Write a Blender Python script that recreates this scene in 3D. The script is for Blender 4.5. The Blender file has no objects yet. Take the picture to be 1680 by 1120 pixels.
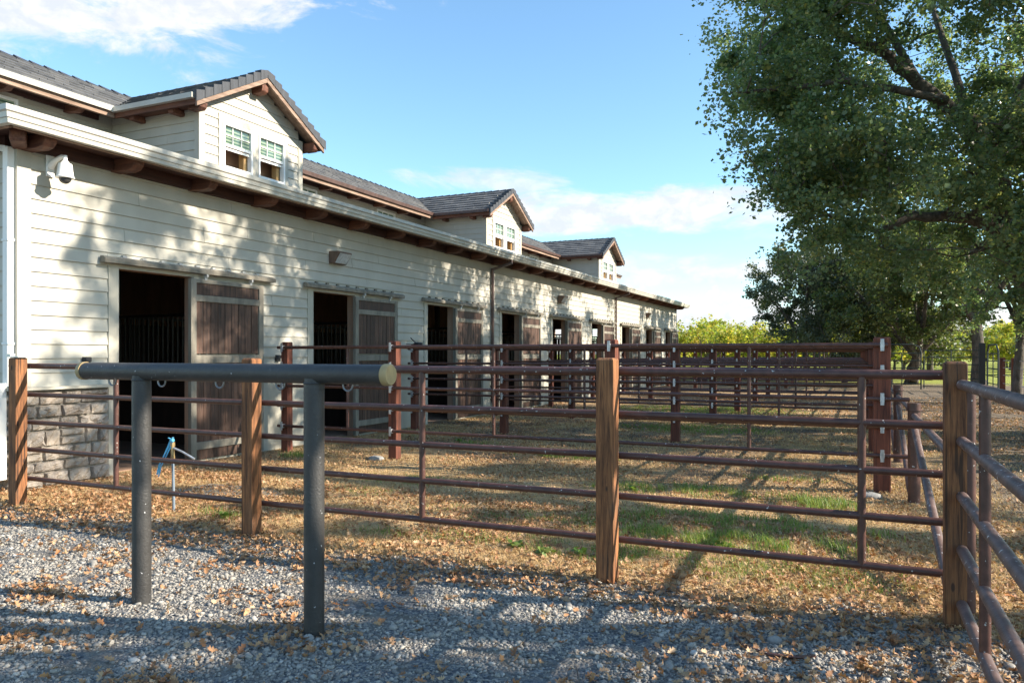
import bpy, math, random
import numpy as np
from mathutils import Vector
R = math.radians
random.seed(7); rng = np.random.default_rng(11)
S = bpy.context.scene
COL = S.collection

# ------------------------------------------------------------------ helpers
class MB:
    def __init__(s): s.v = []; s.f = []
    def add(s, vs, fs):
        b = len(s.v); s.v += [tuple(p) for p in vs]; s.f += [tuple(i + b for i in f) for f in fs]; return s
    def box(s, x0, x1, y0, y1, z0, z1):
        vs = [(x, y, z) for x in (x0, x1) for y in (y0, y1) for z in (z0, z1)]
        return s.add(vs, [(0,1,3,2),(4,6,7,5),(0,4,5,1),(2,3,7,6),(0,2,6,4),(1,5,7,3)])
    def beam(s, a, b, w, h, up=(0,0,1)):
        a = Vector(a); b = Vector(b); d = (b-a).normalized(); u = Vector(up); sd = d.cross(u)
        if sd.length < 1e-4: sd = d.cross(Vector((1,0,0)))
        sd.normalize(); u = sd.cross(d).normalized()
        vs = []
        for p in (a, b):
            for i, j in ((-1,-1),(1,-1),(1,1),(-1,1)): vs.append(p + sd*(i*w/2) + u*(j*h/2))
        return s.add(vs, [(0,1,2,3),(7,6,5,4),(0,4,5,1),(1,5,6,2),(2,6,7,3),(3,7,4,0)])
    def tube(s, pts, rad, n=10, cap=True):
        pts = [Vector(p) for p in pts]
        if not isinstance(rad, (list, tuple)): rad = [rad]*len(pts)
        vs = []; prev = None
        for i, p in enumerate(pts):
            d = (pts[min(i+1, len(pts)-1)] - pts[max(i-1, 0)]).normalized()
            if prev is None:
                e = Vector((0,0,1)) if abs(d.z) < .9 else Vector((1,0,0))
                u = d.cross(e).normalized()
            else:
                u = (prev - d*prev.dot(d)).normalized()
            prev = u; w = d.cross(u)
            for k in range(n):
                t = 2*math.pi*k/n; vs.append(p + (u*math.cos(t) + w*math.sin(t))*rad[i])
        fs = []
        for i in range(len(pts)-1):
            for k in range(n):
                a = i*n+k; b = i*n+(k+1) % n; fs.append((a, b, b+n, a+n))
        if cap: fs += [tuple(range(n))[::-1], tuple(range((len(pts)-1)*n, len(pts)*n))]
        return s.add(vs, fs)
    def prism(s, poly, axis, a, b):
        # poly in the two other axes, extruded along axis from a to b
        def P(t, q):
            return {'x': (t, q[0], q[1]), 'y': (q[0], t, q[1]), 'z': (q[0], q[1], t)}[axis]
        n = len(poly); vs = [P(a, q) for q in poly] + [P(b, q) for q in poly]
        fs = [tuple(range(n))[::-1], tuple(range(n, 2*n))] + [(i, (i+1) % n, (i+1) % n+n, i+n) for i in range(n)]
        return s.add(vs, fs)
    def ring(s, c, rad, r, normal='y', n=18, m=8, a0=0, a1=2*math.pi):
        pts = []
        for i in range(n+1):
            t = a0 + (a1-a0)*i/n
            q = (rad*math.cos(t), rad*math.sin(t))
            o = {'y': (q[0], 0, q[1]), 'x': (0, q[0], q[1]), 'z': (q[0], q[1], 0)}[normal]
            pts.append((c[0]+o[0], c[1]+o[1], c[2]+o[2]))
        return s.tube(pts, r, m)
    def ball(s, c, r, n=12, m=8, z0=-1, z1=1, sc=(1,1,1)):
        vs = []; fs = []
        t0, t1 = math.asin(z0), math.asin(z1)
        for i in range(m+1):
            t = t0 + (t1-t0)*i/m
            for k in range(n):
                a = 2*math.pi*k/n
                vs.append((c[0]+r*sc[0]*math.cos(t)*math.cos(a), c[1]+r*sc[1]*math.cos(t)*math.sin(a), c[2]+r*sc[2]*math.sin(t)))
        for i in range(m):
            for k in range(n): fs.append((i*n+k, i*n+(k+1) % n, (i+1)*n+(k+1) % n, (i+1)*n+k))
        fs += [tuple(range(n))[::-1], tuple(range(m*n, m*n+n))]
        return s.add(vs, fs)

ORG = {}
def link(o, parent=None):
    COL.objects.link(o)
    if parent is not None: o.parent = parent
    return o
def thing(name, label, cat, loc=(0,0,0), group=None):
    o = bpy.data.objects.new(name, None); o.empty_display_size = .2; link(o); o.location = loc
    o['label'] = label; o['category'] = cat
    if group: o['group'] = group
    ORG[o.name] = Vector(loc); return o
def fin(name, me, m, parent=None, label=None, smooth=False, bevel=0, loc=None):
    me.materials.append(m)
    if smooth:
        me.polygons.foreach_set('use_smooth', [True]*len(me.polygons))
    o = bpy.data.objects.new(name, me); link(o, parent)
    if loc is not None and parent is None: o.location = loc
    if bevel:
        b = o.modifiers.new('b', 'BEVEL'); b.width = bevel; b.segments = 2; b.limit_method = 'ANGLE'; b.angle_limit = R(40)
    if label: o['label'] = label
    if parent is not None: ORG[o.name] = ORG[parent.name]
    return o
def part(name, mb, m, parent, label=None, smooth=False, bevel=0):
    org = ORG[parent.name]
    me = bpy.data.meshes.new(name)
    me.from_pydata([(x-org.x, y-org.y, z-org.z) for x, y, z in mb.v], [], mb.f); me.update()
    o = fin(name, me, m, parent, label, smooth, bevel)
    if smooth and not bevel:
        me.set_sharp_from_angle(angle=R(42))
    return o
def solo(name, mb, m, loc, label, cat, group=None, smooth=False, bevel=0, kind=None):
    me = bpy.data.meshes.new(name)
    me.from_pydata([(x-loc[0], y-loc[1], z-loc[2]) for x, y, z in mb.v], [], mb.f); me.update()
    o = fin(name, me, m, None, None, smooth, bevel, loc)
    if label: o['label'] = label
    if cat: o['category'] = cat
    if group: o['group'] = group
    if kind: o['kind'] = kind
    return o
def struct(name, mb, m, label, cat='ground'):
    return solo(name, mb, m, (0,0,0), label, cat, kind='structure')
def mesh_np(name, V, F):
    me = bpy.data.meshes.new(name); n, k = F.shape
    me.vertices.add(len(V)); me.vertices.foreach_set('co', V.astype(np.float32).ravel())
    me.loops.add(n*k); me.loops.foreach_set('vertex_index', F.astype(np.int32).ravel())
    me.polygons.add(n); me.polygons.foreach_set('loop_start', np.arange(0, n*k, k, dtype=np.int32))
    me.polygons.foreach_set('loop_total', np.full(n, k, dtype=np.int32))
    me.update(calc_edges=True); me.validate(); return me
def children(o): return [c for c in bpy.data.objects if c.parent == o]
def copy_tree(o, parent=None):
    kids = list(o.children)
    c = o.copy(); link(c)
    if parent is not None: c.parent = parent
    for ch in kids: copy_tree(ch, c)
    return c

# ------------------------------------------------------------------ materials
def newmat(name):
    m = bpy.data.materials.new(name); m.use_nodes = True; nt = m.node_tree
    return m, nt, nt.nodes['Principled BSDF']
def N(nt, t, **kw):
    n = nt.nodes.new('ShaderNode'+t)
    for k, v in kw.items():
        if k in n.inputs.keys(): n.inputs[k].default_value = v
        else: setattr(n, k, v)
    return n
def L(nt, a, b): nt.links.new(a, b)
def mixc(nt, fac, a, b, mode='MIX'):
    n = nt.nodes.new('ShaderNodeMix'); n.data_type = 'RGBA'; n.blend_type = mode
    for s, v in ((0, fac), (6, a), (7, b)):
        if hasattr(v, 'links') or hasattr(v, 'is_output'): nt.links.new(v, n.inputs[s])
        else: n.inputs[s].default_value = v if s == 0 else (*v, 1)
    return n.outputs[2]
def ramp(nt, fac, stops, interp='LINEAR'):
    r = nt.nodes.new('ShaderNodeValToRGB'); cr = r.color_ramp; cr.interpolation = interp
    while len(cr.elements) < len(stops): cr.elements.new(.5)
    for e, (p, c) in zip(cr.elements, stops):
        e.position = p; e.color = (c, c, c, 1) if not isinstance(c, tuple) else (*c, 1)
    nt.links.new(fac, r.inputs[0]); return r.outputs[0]
def math_(nt, op, a, b=None, c=None, clamp=False):
    n = nt.nodes.new('ShaderNodeMath'); n.operation = op; n.use_clamp = clamp
    for i, v in enumerate((a, b, c)):
        if v is None: continue
        if hasattr(v, 'is_output'): nt.links.new(v, n.inputs[i])
        else: n.inputs[i].default_value = v
    return n.outputs[0]
def coords(nt, scale=(1,1,1), kind='Object'):
    t = nt.nodes.new('ShaderNodeTexCoord'); mp = nt.nodes.new('ShaderNodeMapping'); mp.inputs['Scale'].default_value = scale
    nt.links.new(t.outputs[kind], mp.inputs[0]); return mp.outputs[0]
def noise(nt, vec, scale, detail=3, rough=.55, dist=0):
    n = nt.nodes.new('ShaderNodeTexNoise'); n.inputs['Scale'].default_value = scale; n.inputs['Detail'].default_value = detail
    n.inputs['Roughness'].default_value = rough; n.inputs['Distortion'].default_value = dist
    nt.links.new(vec, n.inputs[0]); return n.outputs[0]
def bump(nt, h, bsdf, strength=.4, dist=.01):
    b = nt.nodes.new('ShaderNodeBump'); b.inputs['Strength'].default_value = strength; b.inputs['Distance'].default_value = dist
    nt.links.new(h, b.inputs['Height']); nt.links.new(b.outputs[0], bsdf.inputs['Normal'])
def island(nt):
    return nt.nodes.new('ShaderNodeNewGeometry').outputs['Random Per Island']

def paint(name, c, rough=.55, var=.12, scale=6, specks=None, speck_amt=.72, bumpy=.1, dirt=None, metallic=0, streak=(1,1,.25)):
    m, nt, b = newmat(name); v = coords(nt, streak); n = noise(nt, v, scale, 5)
    lo = tuple(x*(1-var*2) for x in c); hi = tuple(min(1, x*(1+var)) for x in c)
    col = mixc(nt, ramp(nt, n, [(.3, 0.), (.7, 1.)]), lo, hi)
    if dirt:
        n3 = noise(nt, v, scale*.35, 6, .65); col = mixc(nt, ramp(nt, n3, [(.5, 0.), (.72, .7)]), col, dirt)
    if specks:
        n2 = noise(nt, coords(nt), 38, 2); col = mixc(nt, ramp(nt, n2, [(speck_amt, 0.), (speck_amt+.015, 1.)]), col, specks)
    L(nt, col, b.inputs['Base Color']); b.inputs['Roughness'].default_value = rough; b.inputs['Metallic'].default_value = metallic
    bump(nt, noise(nt, coords(nt), scale*8, 4), b, bumpy, .01); return m

def wood(name, c1, c2, axis='z', rough=.75, scale=18, isl=.25, knots=True, bstr=.35):
    m, nt, b = newmat(name)
    st = {'z': (1,1,.06), 'y': (1,.06,1), 'x': (.06,1,1)}[axis]
    v = coords(nt, st); n = noise(nt, v, scale, 6, .6, .6); n2 = noise(nt, v, scale*4, 4, .7)
    g = math_(nt, 'ADD', math_(nt, 'MULTIPLY', n, .65), math_(nt, 'MULTIPLY', n2, .35))
    col = mixc(nt, ramp(nt, g, [(.40, 0.), (.60, 1.)]), c1, c2)
    if isl:
        r = island(nt); col = mixc(nt, 1.0, col, ramp(nt, r, [(0, 1-isl), (1, 1+0*isl)]), 'MULTIPLY')
    oi = nt.nodes.new('ShaderNodeObjectInfo').outputs['Random']; col = mixc(nt, 1.0, col, ramp(nt, oi, [(0, .72), (1, 1.12)]), 'MULTIPLY')
    if name == 'treated_post':
        kn = nt.nodes.new('ShaderNodeTexVoronoi'); kn.inputs['Scale'].default_value = 3.2; L(nt, coords(nt, (2.6,2.6,1)), kn.inputs[0])
        col = mixc(nt, ramp(nt, kn.outputs['Distance'], [(.0, 1.), (.075, .9), (.11, 0.)]), col, (.035,.015,.008))
        cr = noise(nt, coords(nt, (1,1,.035)), 42, 2, .5, .3); col = mixc(nt, ramp(nt, cr, [(.60, 0.), (.64, .85)]), col, (.03,.014,.007))
        wg = noise(nt, coords(nt, (1,1,.5)), 3.5, 5, .7); col = mixc(nt, ramp(nt, wg, [(.50, 0.), (.70, .30)]), col, (.20,.14,.09))
    w = noise(nt, coords(nt), 2.2, 4); col = mixc(nt, ramp(nt, w, [(.45, 0.), (.75, .45)]), col, tuple(x*.45 for x in c1))
    L(nt, col, b.inputs['Base Color']); b.inputs['Roughness'].default_value = rough
    bump(nt, g, b, bstr, .012); return m

M = {}
M['siding'] = paint('cream_siding_paint', (.465,.437,.365), .6, .05, 3, bumpy=.06, dirt=(.47,.45,.38))
M['trim'] = paint('cream_trim_paint', (.45,.42,.345), .6, .07, 5, bumpy=.1, dirt=(.45,.42,.33))
M['sidewhite'] = paint('white_trim_paint', (.80,.79,.75), .45, .04, 4)
M['gutter'] = paint('gutter_enamel', (.50,.48,.42), .35, .06, 3, dirt=(.5,.48,.40), streak=(1,.3,1))
M['beam'] = wood('stained_beam', (.10,.035,.02), (.23,.09,.05), 'x', .7)
M['beam_y'] = wood('stained_fascia', (.05,.02,.015), (.10,.04,.028), 'y', .75, isl=0)
M['rake'] = wood('weathered_rake_board', (.20,.12,.08), (.42,.29,.21), 'y', .75, isl=0)
M['doorwood'] = wood('dark_door_plank', (.05,.028,.020), (.18,.095,.062), 'z', .6, 26, .5)
M['doorframe'] = paint('weathered_door_frame', (.235,.21,.165), .7, .2, 9, dirt=(.15,.13,.10), bumpy=.3)
M['post'] = wood('treated_post', (.09,.033,.012), (.38,.155,.055), 'z', .8, 34, 0, bstr=.5)
M['redpost'] = wood('red_stained_post', (.075,.022,.013), (.24,.07,.035), 'z', .75, 22, 0)
M['pipe'] = paint('brown_pipe_paint', (.098,.042,.031), .42, .2, 14, (.5,.48,.45), .70, .15, dirt=(.065,.03,.025), streak=(1,1,1))
M['pipelit'] = paint('lit_weathered_rail_paint', (.15,.092,.078), .55, .25, 10, (.55,.52,.5), .68, .2, dirt=(.12,.075,.06), streak=(1,1,1))  # paler copy of the pipe paint, brightness of lit rails put into the colour
M['hitch'] = paint('charcoal_pipe_paint', (.046,.043,.040), .5, .15, 10, (.6,.6,.6), .722, .35, dirt=(.05,.05,.048), streak=(1,1,1))
M['cap'] = paint('tan_cap', (.42,.30,.14), .6, .15, 18)
M['galv'] = paint('galvanised_steel', (.55,.56,.57), .4, .2, 30, metallic=.6)
M['steel'] = paint('grey_ring_steel', (.28,.28,.28), .35, .2, 30, metallic=.7)
M['black'] = paint('black_plastic', (.03,.03,.032), .5, .1, 10)
M['bronze'] = paint('dark_bronze', (.16,.10,.07), .5, .2, 14)
M['downbrown'] = paint('brown_downspout', (.10,.06,.05), .45, .15, 8)
M['green_pipe'] = paint('dark_green_pipe', (.03,.045,.04), .5, .2, 10)
M['lens'] = paint('prismatic_lens', (.55,.57,.57), .25, .15, 20)
M['white'] = paint('white_plastic', (.82,.82,.80), .35, .03, 5)
M['smoke'] = paint('smoked_dome', (.05,.05,.05), .08, .1, 5)
M['greypipe'] = paint('grey_conduit', (.20,.25,.30), .5, .15, 14)
M['brass'] = paint('brass_valve', (.45,.32,.15), .4, .2, 22, metallic=.5)
M['ribbon'] = paint('blue_ribbon', (.10,.42,.65), .6, .15, 20)
M['interior'] = paint('brown_interior', (.34,.21,.14), .8, .15, 4)
M['stallwood'] = paint('dark_stall_board', (.06,.036,.028), .6, .2, 6)
M['bars'] = paint('black_stall_bars', (.03,.028,.027), .4, .2, 12)
M['concrete'] = paint('grey_concrete', (.30,.29,.27), .85, .15, 6, bumpy=.5, dirt=(.20,.18,.15))
M['room'] = paint('tan_room_wall', (.55,.33,.22), .8, .1, 3)
M['rope'] = paint('pale_twine', (.5,.42,.3), .8, .1, 20)
M['orange'] = paint('sunlit_jamb_orange', (.55,.33,.13), .6, .12, 8)  # sunlight on the jamb is put into this orange

def m_block():
    m, nt, b = newmat('painted_block'); v = coords(nt); mp = nt.nodes.new('ShaderNodeMapping'); mp.inputs['Rotation'].default_value = (0, R(90), R(90))
    sx = nt.nodes.new('ShaderNodeSeparateXYZ'); L(nt, v, sx.inputs[0]); cx = nt.nodes.new('ShaderNodeCombineXYZ')
    L(nt, sx.outputs[1], cx.inputs[0]); L(nt, sx.outputs[2], cx.inputs[1])
    br = nt.nodes.new('ShaderNodeTexBrick'); L(nt, cx.outputs[0], br.inputs[0])
    br.inputs['Scale'].default_value = 1; br.inputs['Brick Width'].default_value = .4; br.inputs['Row Height'].default_value = .2; br.inputs['Mortar Size'].default_value = .006
    br.inputs['Color1'].default_value = (.46,.435,.36,1); br.inputs['Color2'].default_value = (.42,.395,.325,1); br.inputs['Mortar'].default_value = (.46,.43,.35,1)
    n = noise(nt, v, 5, 5); sep = math_(nt, 'SUBTRACT', .45, sx.outputs[2])
    col = mixc(nt, ramp(nt, n, [(.45, 0.), (.8, .5)]), br.outputs[0], (.42,.38,.29))
    L(nt, col, b.inputs['Base Color']); b.inputs['Roughness'].default_value = .75
    bump(nt, math_(nt, 'SUBTRACT', noise(nt, v, 60, 3), math_(nt, 'MULTIPLY', br.outputs['Fac'], 2.)), b, .35, .006); return m
M['block'] = m_block()

def m_stone():
    m, nt, b = newmat('ashlar_stone'); v = coords(nt); r = island(nt)
    col = ramp(nt, r, [(0, (.19,.155,.13)), (.25, (.34,.28,.22)), (.5, (.26,.22,.19)), (.75, (.40,.34,.27)), (1, (.23,.185,.15))])
    n = noise(nt, v, 14, 6, .65); col = mixc(nt, ramp(nt, n, [(.35, .0), (.7, .5)]), col, (.46,.41,.34))
    L(nt, col, b.inputs['Base Color']); b.inputs['Roughness'].default_value = .9
    bump(nt, noise(nt, v, 28, 8, .7), b, .9, .02); return m
M['stone'] = m_stone()
M['mortar'] = paint('mortar', (.25,.225,.19), .9, .1, 20, bumpy=.5)

def m_tile():
    m, nt, b = newmat('slate_grey_tile'); v = coords(nt); r = island(nt)
    col = ramp(nt, r, [(0, (.045,.048,.053)), (.3, (.085,.087,.09)), (.6, (.125,.126,.128)), (.85, (.065,.068,.074)), (1, (.17,.165,.155))])
    n = noise(nt, v, 9, 5, .7); col = mixc(nt, ramp(nt, n, [(.4, 0.), (.75, .5)]), col, (.19,.187,.18))
    L(nt, col, b.inputs['Base Color']); b.inputs['Roughness'].default_value = .8
    bump(nt, noise(nt, v, 70, 4, .7), b, .35, .008); return m
M['tile'] = m_tile()
M['ridgetile'] = paint('dark_ridge_tile', (.050,.054,.062), .7, .2, 9, bumpy=.25)

def m_glass():
    m, nt, b = newmat('window_glass'); b.inputs['Base Color'].default_value = (.10,.14,.13,1); b.inputs['Roughness'].default_value = .04
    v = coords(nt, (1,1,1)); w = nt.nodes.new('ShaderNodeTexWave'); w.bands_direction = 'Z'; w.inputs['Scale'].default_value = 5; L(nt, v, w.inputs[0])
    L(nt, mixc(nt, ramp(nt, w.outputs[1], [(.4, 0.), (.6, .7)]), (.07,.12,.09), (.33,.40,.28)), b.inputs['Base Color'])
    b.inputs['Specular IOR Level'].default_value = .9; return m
M['glass'] = m_glass()

def m_leaf(name, cols, trans=.45, rough=.45, tcol=1.6):
    m = bpy.data.materials.new(name); m.use_nodes = True; nt = m.node_tree; nt.nodes.clear()
    out = nt.nodes.new('ShaderNodeOutputMaterial'); r = island(nt); k = len(cols)
    col = ramp(nt, r, [(i/(k-1), c) for i, c in enumerate(cols)])
    n = noise(nt, coords(nt), .55, 3); col = mixc(nt, ramp(nt, n, [(.35, 0.), (.7, .45)]), col, cols[0])
    p = nt.nodes.new('ShaderNodeBsdfPrincipled'); p.inputs['Roughness'].default_value = rough; p.inputs['Specular IOR Level'].default_value = .45
    t = nt.nodes.new('ShaderNodeBsdfTranslucent'); L(nt, col, p.inputs['Base Color'])
    L(nt, mixc(nt, 1.0, col, (tcol*1.0, tcol*1.06, tcol*.6), 'MULTIPLY'), t.inputs[0])
    mx = nt.nodes.new('ShaderNodeMixShader'); mx.inputs[0].default_value = trans
    L(nt, p.outputs[0], mx.inputs[1]); L(nt, t.outputs[0], mx.inputs[2]); L(nt, mx.outputs[0], out.inputs[0]); return m
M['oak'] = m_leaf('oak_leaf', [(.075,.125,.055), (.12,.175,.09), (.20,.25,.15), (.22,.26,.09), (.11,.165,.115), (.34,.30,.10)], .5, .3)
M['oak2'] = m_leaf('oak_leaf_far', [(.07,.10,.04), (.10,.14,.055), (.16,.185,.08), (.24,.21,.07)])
M['olive'] = m_leaf('grey_green_leaf', [(.075,.095,.06), (.12,.14,.09), (.17,.18,.12), (.10,.12,.06)], .35)
M['orch'] = m_leaf('autumn_orchard_leaf', [(.16,.24,.04), (.28,.34,.05), (.52,.44,.07), (.38,.40,.07), (.58,.36,.10), (.22,.29,.05)], .5, .5, 1.5)
M['fallen'] = m_leaf('fallen_oak_leaf', [(.24,.11,.05), (.42,.23,.11), (.56,.35,.18), (.30,.13,.055), (.68,.49,.30), (.48,.19,.06)], .15, .7, 1.)
M['straw'] = m_leaf('dry_straw', [(.55,.37,.17), (.72,.54,.29), (.64,.43,.20), (.46,.28,.12)], .2, .7, 1.)
M['grass'] = m_leaf('green_grass_blade', [(.10,.20,.04), (.17,.27,.05), (.28,.33,.08), (.36,.33,.12), (.12,.22,.04)], .4, .5, 1.3)

def m_bark():
    m, nt, b = newmat('oak_bark'); v = coords(nt, (1,1,.35)); n = noise(nt, v, 9, 7, .7, .5); n2 = noise(nt, coords(nt), 2, 3)
    col = mixc(nt, ramp(nt, n, [(.35, 0.), (.65, 1.)]), (.045,.036,.028), (.17,.14,.115)); col = mixc(nt, ramp(nt, n2, [(.5, 0.), (.7, .4)]), col, (.13,.14,.09))
    L(nt, col, b.inputs['Base Color']); b.inputs['Roughness'].default_value = .95; bump(nt, n, b, 1., .05); return m
M['bark'] = m_bark()

def m_pebble():
    m, nt, b = newmat('gravel_pebble'); r = island(nt)
    col = ramp(nt, r, [(0, (.11,.105,.10)), (.3, (.22,.208,.185)), (.5, (.31,.285,.24)), (.68, (.48,.43,.35)), (.82, (.12,.122,.125)), (.92, (.58,.53,.45)), (.97, (.30,.22,.16)), (1, (.6,.58,.54))])
    n = noise(nt, coords(nt), 60, 4); col = mixc(nt, .35, col, ramp(nt, n, [(.3, (.13,.125,.115)), (.7, (.42,.39,.34))]))
    L(nt, col, b.inputs['Base Color']); b.inputs['Roughness'].default_value = .7; return m
M['pebble'] = m_pebble()

def m_ground():
    m, nt, b = newmat('yard_ground'); pos = nt.nodes.new('ShaderNodeNewGeometry').outputs['Position']
    sx = nt.nodes.new('ShaderNodeSeparateXYZ'); L(nt, pos, sx.inputs[0]); x, y = sx.outputs[0], sx.outputs[1]
    big = noise(nt, pos, .8, 5, .6); mid = noise(nt, pos, 4, 6, .65); fine = noise(nt, pos, 45, 6, .7); vor = nt.nodes.new('ShaderNodeTexVoronoi'); vor.inputs['Scale'].default_value = 55; L(nt, pos, vor.inputs[0])
    vcol = nt.nodes.new('ShaderNodeSeparateColor'); L(nt, vor.outputs['Color'], vcol.inputs[0])
    grav = ramp(nt, vcol.outputs[0], [(0, (.07,.075,.085)), (.4, (.13,.14,.15)), (.7, (.20,.20,.20)), (.9, (.30,.28,.25)), (1, (.42,.40,.37))])
    grav = mixc(nt, ramp(nt, mid, [(.42, 0.), (.65, .8)]), grav, (.24,.20,.15))
    vor2 = nt.nodes.new('ShaderNodeTexVoronoi'); vor2.inputs['Scale'].default_value = 26; L(nt, pos, vor2.inputs[0])
    vc2 = nt.nodes.new('ShaderNodeSeparateColor'); L(nt, vor2.outputs['Color'], vc2.inputs[0])
    litter = ramp(nt, vc2.outputs[0], [(0, (.18,.10,.05)), (.3, (.36,.22,.10)), (.6, (.50,.33,.17)), (.85, (.58,.42,.24)), (1, (.24,.11,.05))])
    straw = mixc(nt, ramp(nt, fine, [(.35, 0.), (.65, 1.)]), (.32,.20,.09), (.62,.44,.23))
    pad = mixc(nt, ramp(nt, mid, [(.4, 0.), (.6, 1.)]), litter, straw)
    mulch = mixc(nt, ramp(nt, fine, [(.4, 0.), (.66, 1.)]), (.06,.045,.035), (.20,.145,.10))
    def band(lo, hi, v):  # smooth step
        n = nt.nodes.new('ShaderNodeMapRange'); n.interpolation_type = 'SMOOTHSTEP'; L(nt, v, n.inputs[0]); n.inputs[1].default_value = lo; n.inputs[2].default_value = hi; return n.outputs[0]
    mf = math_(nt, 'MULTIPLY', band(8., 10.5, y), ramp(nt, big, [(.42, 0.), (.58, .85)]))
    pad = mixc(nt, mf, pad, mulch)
    rf = math_(nt, 'MULTIPLY', band(.7, 1.6, x), math_(nt, 'MULTIPLY', band(5., 9., y), .92)); pad = mixc(nt, rf, pad, mixc(nt, ramp(nt, fine, [(.4, 0.), (.62, 1.)]), (.10,.085,.07), (.30,.23,.16)))
    wob = math_(nt, 'MULTIPLY', math_(nt, 'SUBTRACT', mid, .5), 1.6)
    yy = math_(nt, 'ADD', y, wob)
    c = mixc(nt, band(4.8, 5.35, yy), grav, pad)
    gr = mixc(nt, ramp(nt, fine, [(.35, 0.), (.65, 1.)]), (.20,.24,.04), (.42,.42,.09))
    c = mixc(nt, band(43, 48, math_(nt, 'ADD', y, math_(nt, 'MULTIPLY', wob, 3.))), c, gr)
    L(nt, c, b.inputs['Base Color']); b.inputs['Roughness'].default_value = .95; b.inputs['Specular IOR Level'].default_value = .2
    h = math_(nt, 'ADD', math_(nt, 'MULTIPLY', fine, .6), math_(nt, 'SUBTRACT', .5, vor.outputs['Distance'])); bump(nt, h, b, .8, .02); return m
M['ground'] = m_ground()

# ------------------------------------------------------------------ camera
cam = bpy.data.cameras.new('camera'); co = bpy.data.objects.new('camera', cam); COL.objects.link(co); S.camera = co
A = math.atan(565/1247); co.location = (0,0,1.6); co.rotation_euler = (R(90), 0, A)
cam.sensor_width = 36; cam.lens = 1247/1680*36; cam.shift_y = 20/1680; cam.clip_end = 5000; cam.clip_start = .05

# ------------------------------------------------------------------ light and sky
SUNV = Vector((1, .25, .54)).normalized(); EL = math.asin(SUNV.z); AZ = math.atan2(SUNV.x, SUNV.y)
sun = bpy.data.lights.new('sun', 'SUN'); sun.energy = 5.0; sun.angle = R(.45); sun.color = (1, .90, .76)
so = bpy.data.objects.new('sun', sun); COL.objects.link(so); so.rotation_euler = SUNV.to_track_quat('Z', 'Y').to_euler()
w = bpy.data.worlds.new('World'); S.world = w; w.use_nodes = True; nt = w.node_tree; nt.nodes.clear()
sky = nt.nodes.new('ShaderNodeTexSky'); sky.sky_type = 'NISHITA'; sky.sun_disc = False; sky.sun_elevation = EL; sky.sun_rotation = AZ
sky.air_density = 1.0; sky.dust_density = .4; sky.ozone_density = 1.0
bg = nt.nodes.new('ShaderNodeBackground'); bg.inputs[1].default_value = .132; L(nt, mixc(nt, 1.0, sky.outputs[0], (.77, .97, 1.04), 'MULTIPLY'), bg.inputs[0])
tc = nt.nodes.new('ShaderNodeTexCoord'); d = tc.outputs['Generated']; sx = nt.nodes.new('ShaderNodeSeparateXYZ'); L(nt, d, sx.inputs[0])
az = math_(nt, 'MULTIPLY', math_(nt, 'ARCTAN2', sx.outputs[0], sx.outputs[1]), 57.2958)
el = math_(nt, 'MULTIPLY', math_(nt, 'ARCSINE', sx.outputs[2]), 57.2958)
cv = nt.nodes.new('ShaderNodeCombineXYZ'); L(nt, math_(nt, 'MULTIPLY', az, .06), cv.inputs[0]); L(nt, math_(nt, 'MULTIPLY', el, .19), cv.inputs[1])
n1 = noise(nt, cv.outputs[0], 1.6, 9, .62, .35); n1.node.noise_dimensions = '2D'
cv2 = nt.nodes.new('ShaderNodeCombineXYZ'); L(nt, math_(nt, 'MULTIPLY', az, .35), cv2.inputs[0]); L(nt, math_(nt, 'MULTIPLY', el, .55), cv2.inputs[1])
n2 = noise(nt, cv2.outputs[0], 1.3, 9, .6, .2); n2.node.noise_dimensions = '2D'
def ell(a0, e0, wa, we, tilt=0):
    da = math_(nt, 'SUBTRACT', az, a0); de = math_(nt, 'SUBTRACT', math_(nt, 'SUBTRACT', el, e0), math_(nt, 'MULTIPLY', da, tilt))
    q = math_(nt, 'ADD', math_(nt, 'POWER', math_(nt, 'ABSOLUTE', math_(nt, 'DIVIDE', da, wa)), 2.), math_(nt, 'POWER', math_(nt, 'ABSOLUTE', math_(nt, 'DIVIDE', de, we)), 2.))
    return math_(nt, 'SUBTRACT', 1., q)   # 1 at centre, 0 at rim, negative outside
def cloud(mask, nz, gain, lo, hi, peak):
    t = math_(nt, 'ADD', math_(nt, 'MULTIPLY', math_(nt, 'MAXIMUM', mask, -3.), gain), math_(nt, 'MULTIPLY', math_(nt, 'SUBTRACT', nz, .5), 4.2))
    mr = nt.nodes.new('ShaderNodeMapRange'); mr.interpolation_type = 'SMOOTHSTEP'; L(nt, t, mr.inputs[0]); mr.inputs[1].default_value = lo; mr.inputs[2].default_value = hi; mr.inputs[4].default_value = peak; return mr.outputs[0]
facs = [cloud(ell(-57, 24.3, 21, 5.2, -.0), n1, 1.2, -.15, .8, .97),
        cloud(ell(-16, 10.2, 11, 2.0, .0), n1, 1.1, -.2, .9, .95),
        cloud(ell(-12, 6.0, 13, 1.4, .0), n1, .9, -.3, 1.0, .85),
        cloud(ell(-27, 12.8, 7, 1.1, .0), n1, .9, .0, 1.1, .7),
        cloud(ell(-6, 8.2, 6, .8, .0), n1, .6, .1, 1.4, .5),
        cloud(ell(-6, 1.2, 19, 3.6, .0), n2, 1.3, .1, .75, .97),
        cloud(ell(60, 2, 40, 6, .0), n2, 1., .0, .8, .9), cloud(ell(-150, 12, 60, 10, .0), n1, 1., .0, 1., .8)]
f = facs[0]
for g in facs[1:]: f = math_(nt, 'MAXIMUM', f, g)
ccol = mixc(nt, ramp(nt, n2, [(.38, 0.), (.62, 1.)]), (.80,.85,.92), (1,1,1))
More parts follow.
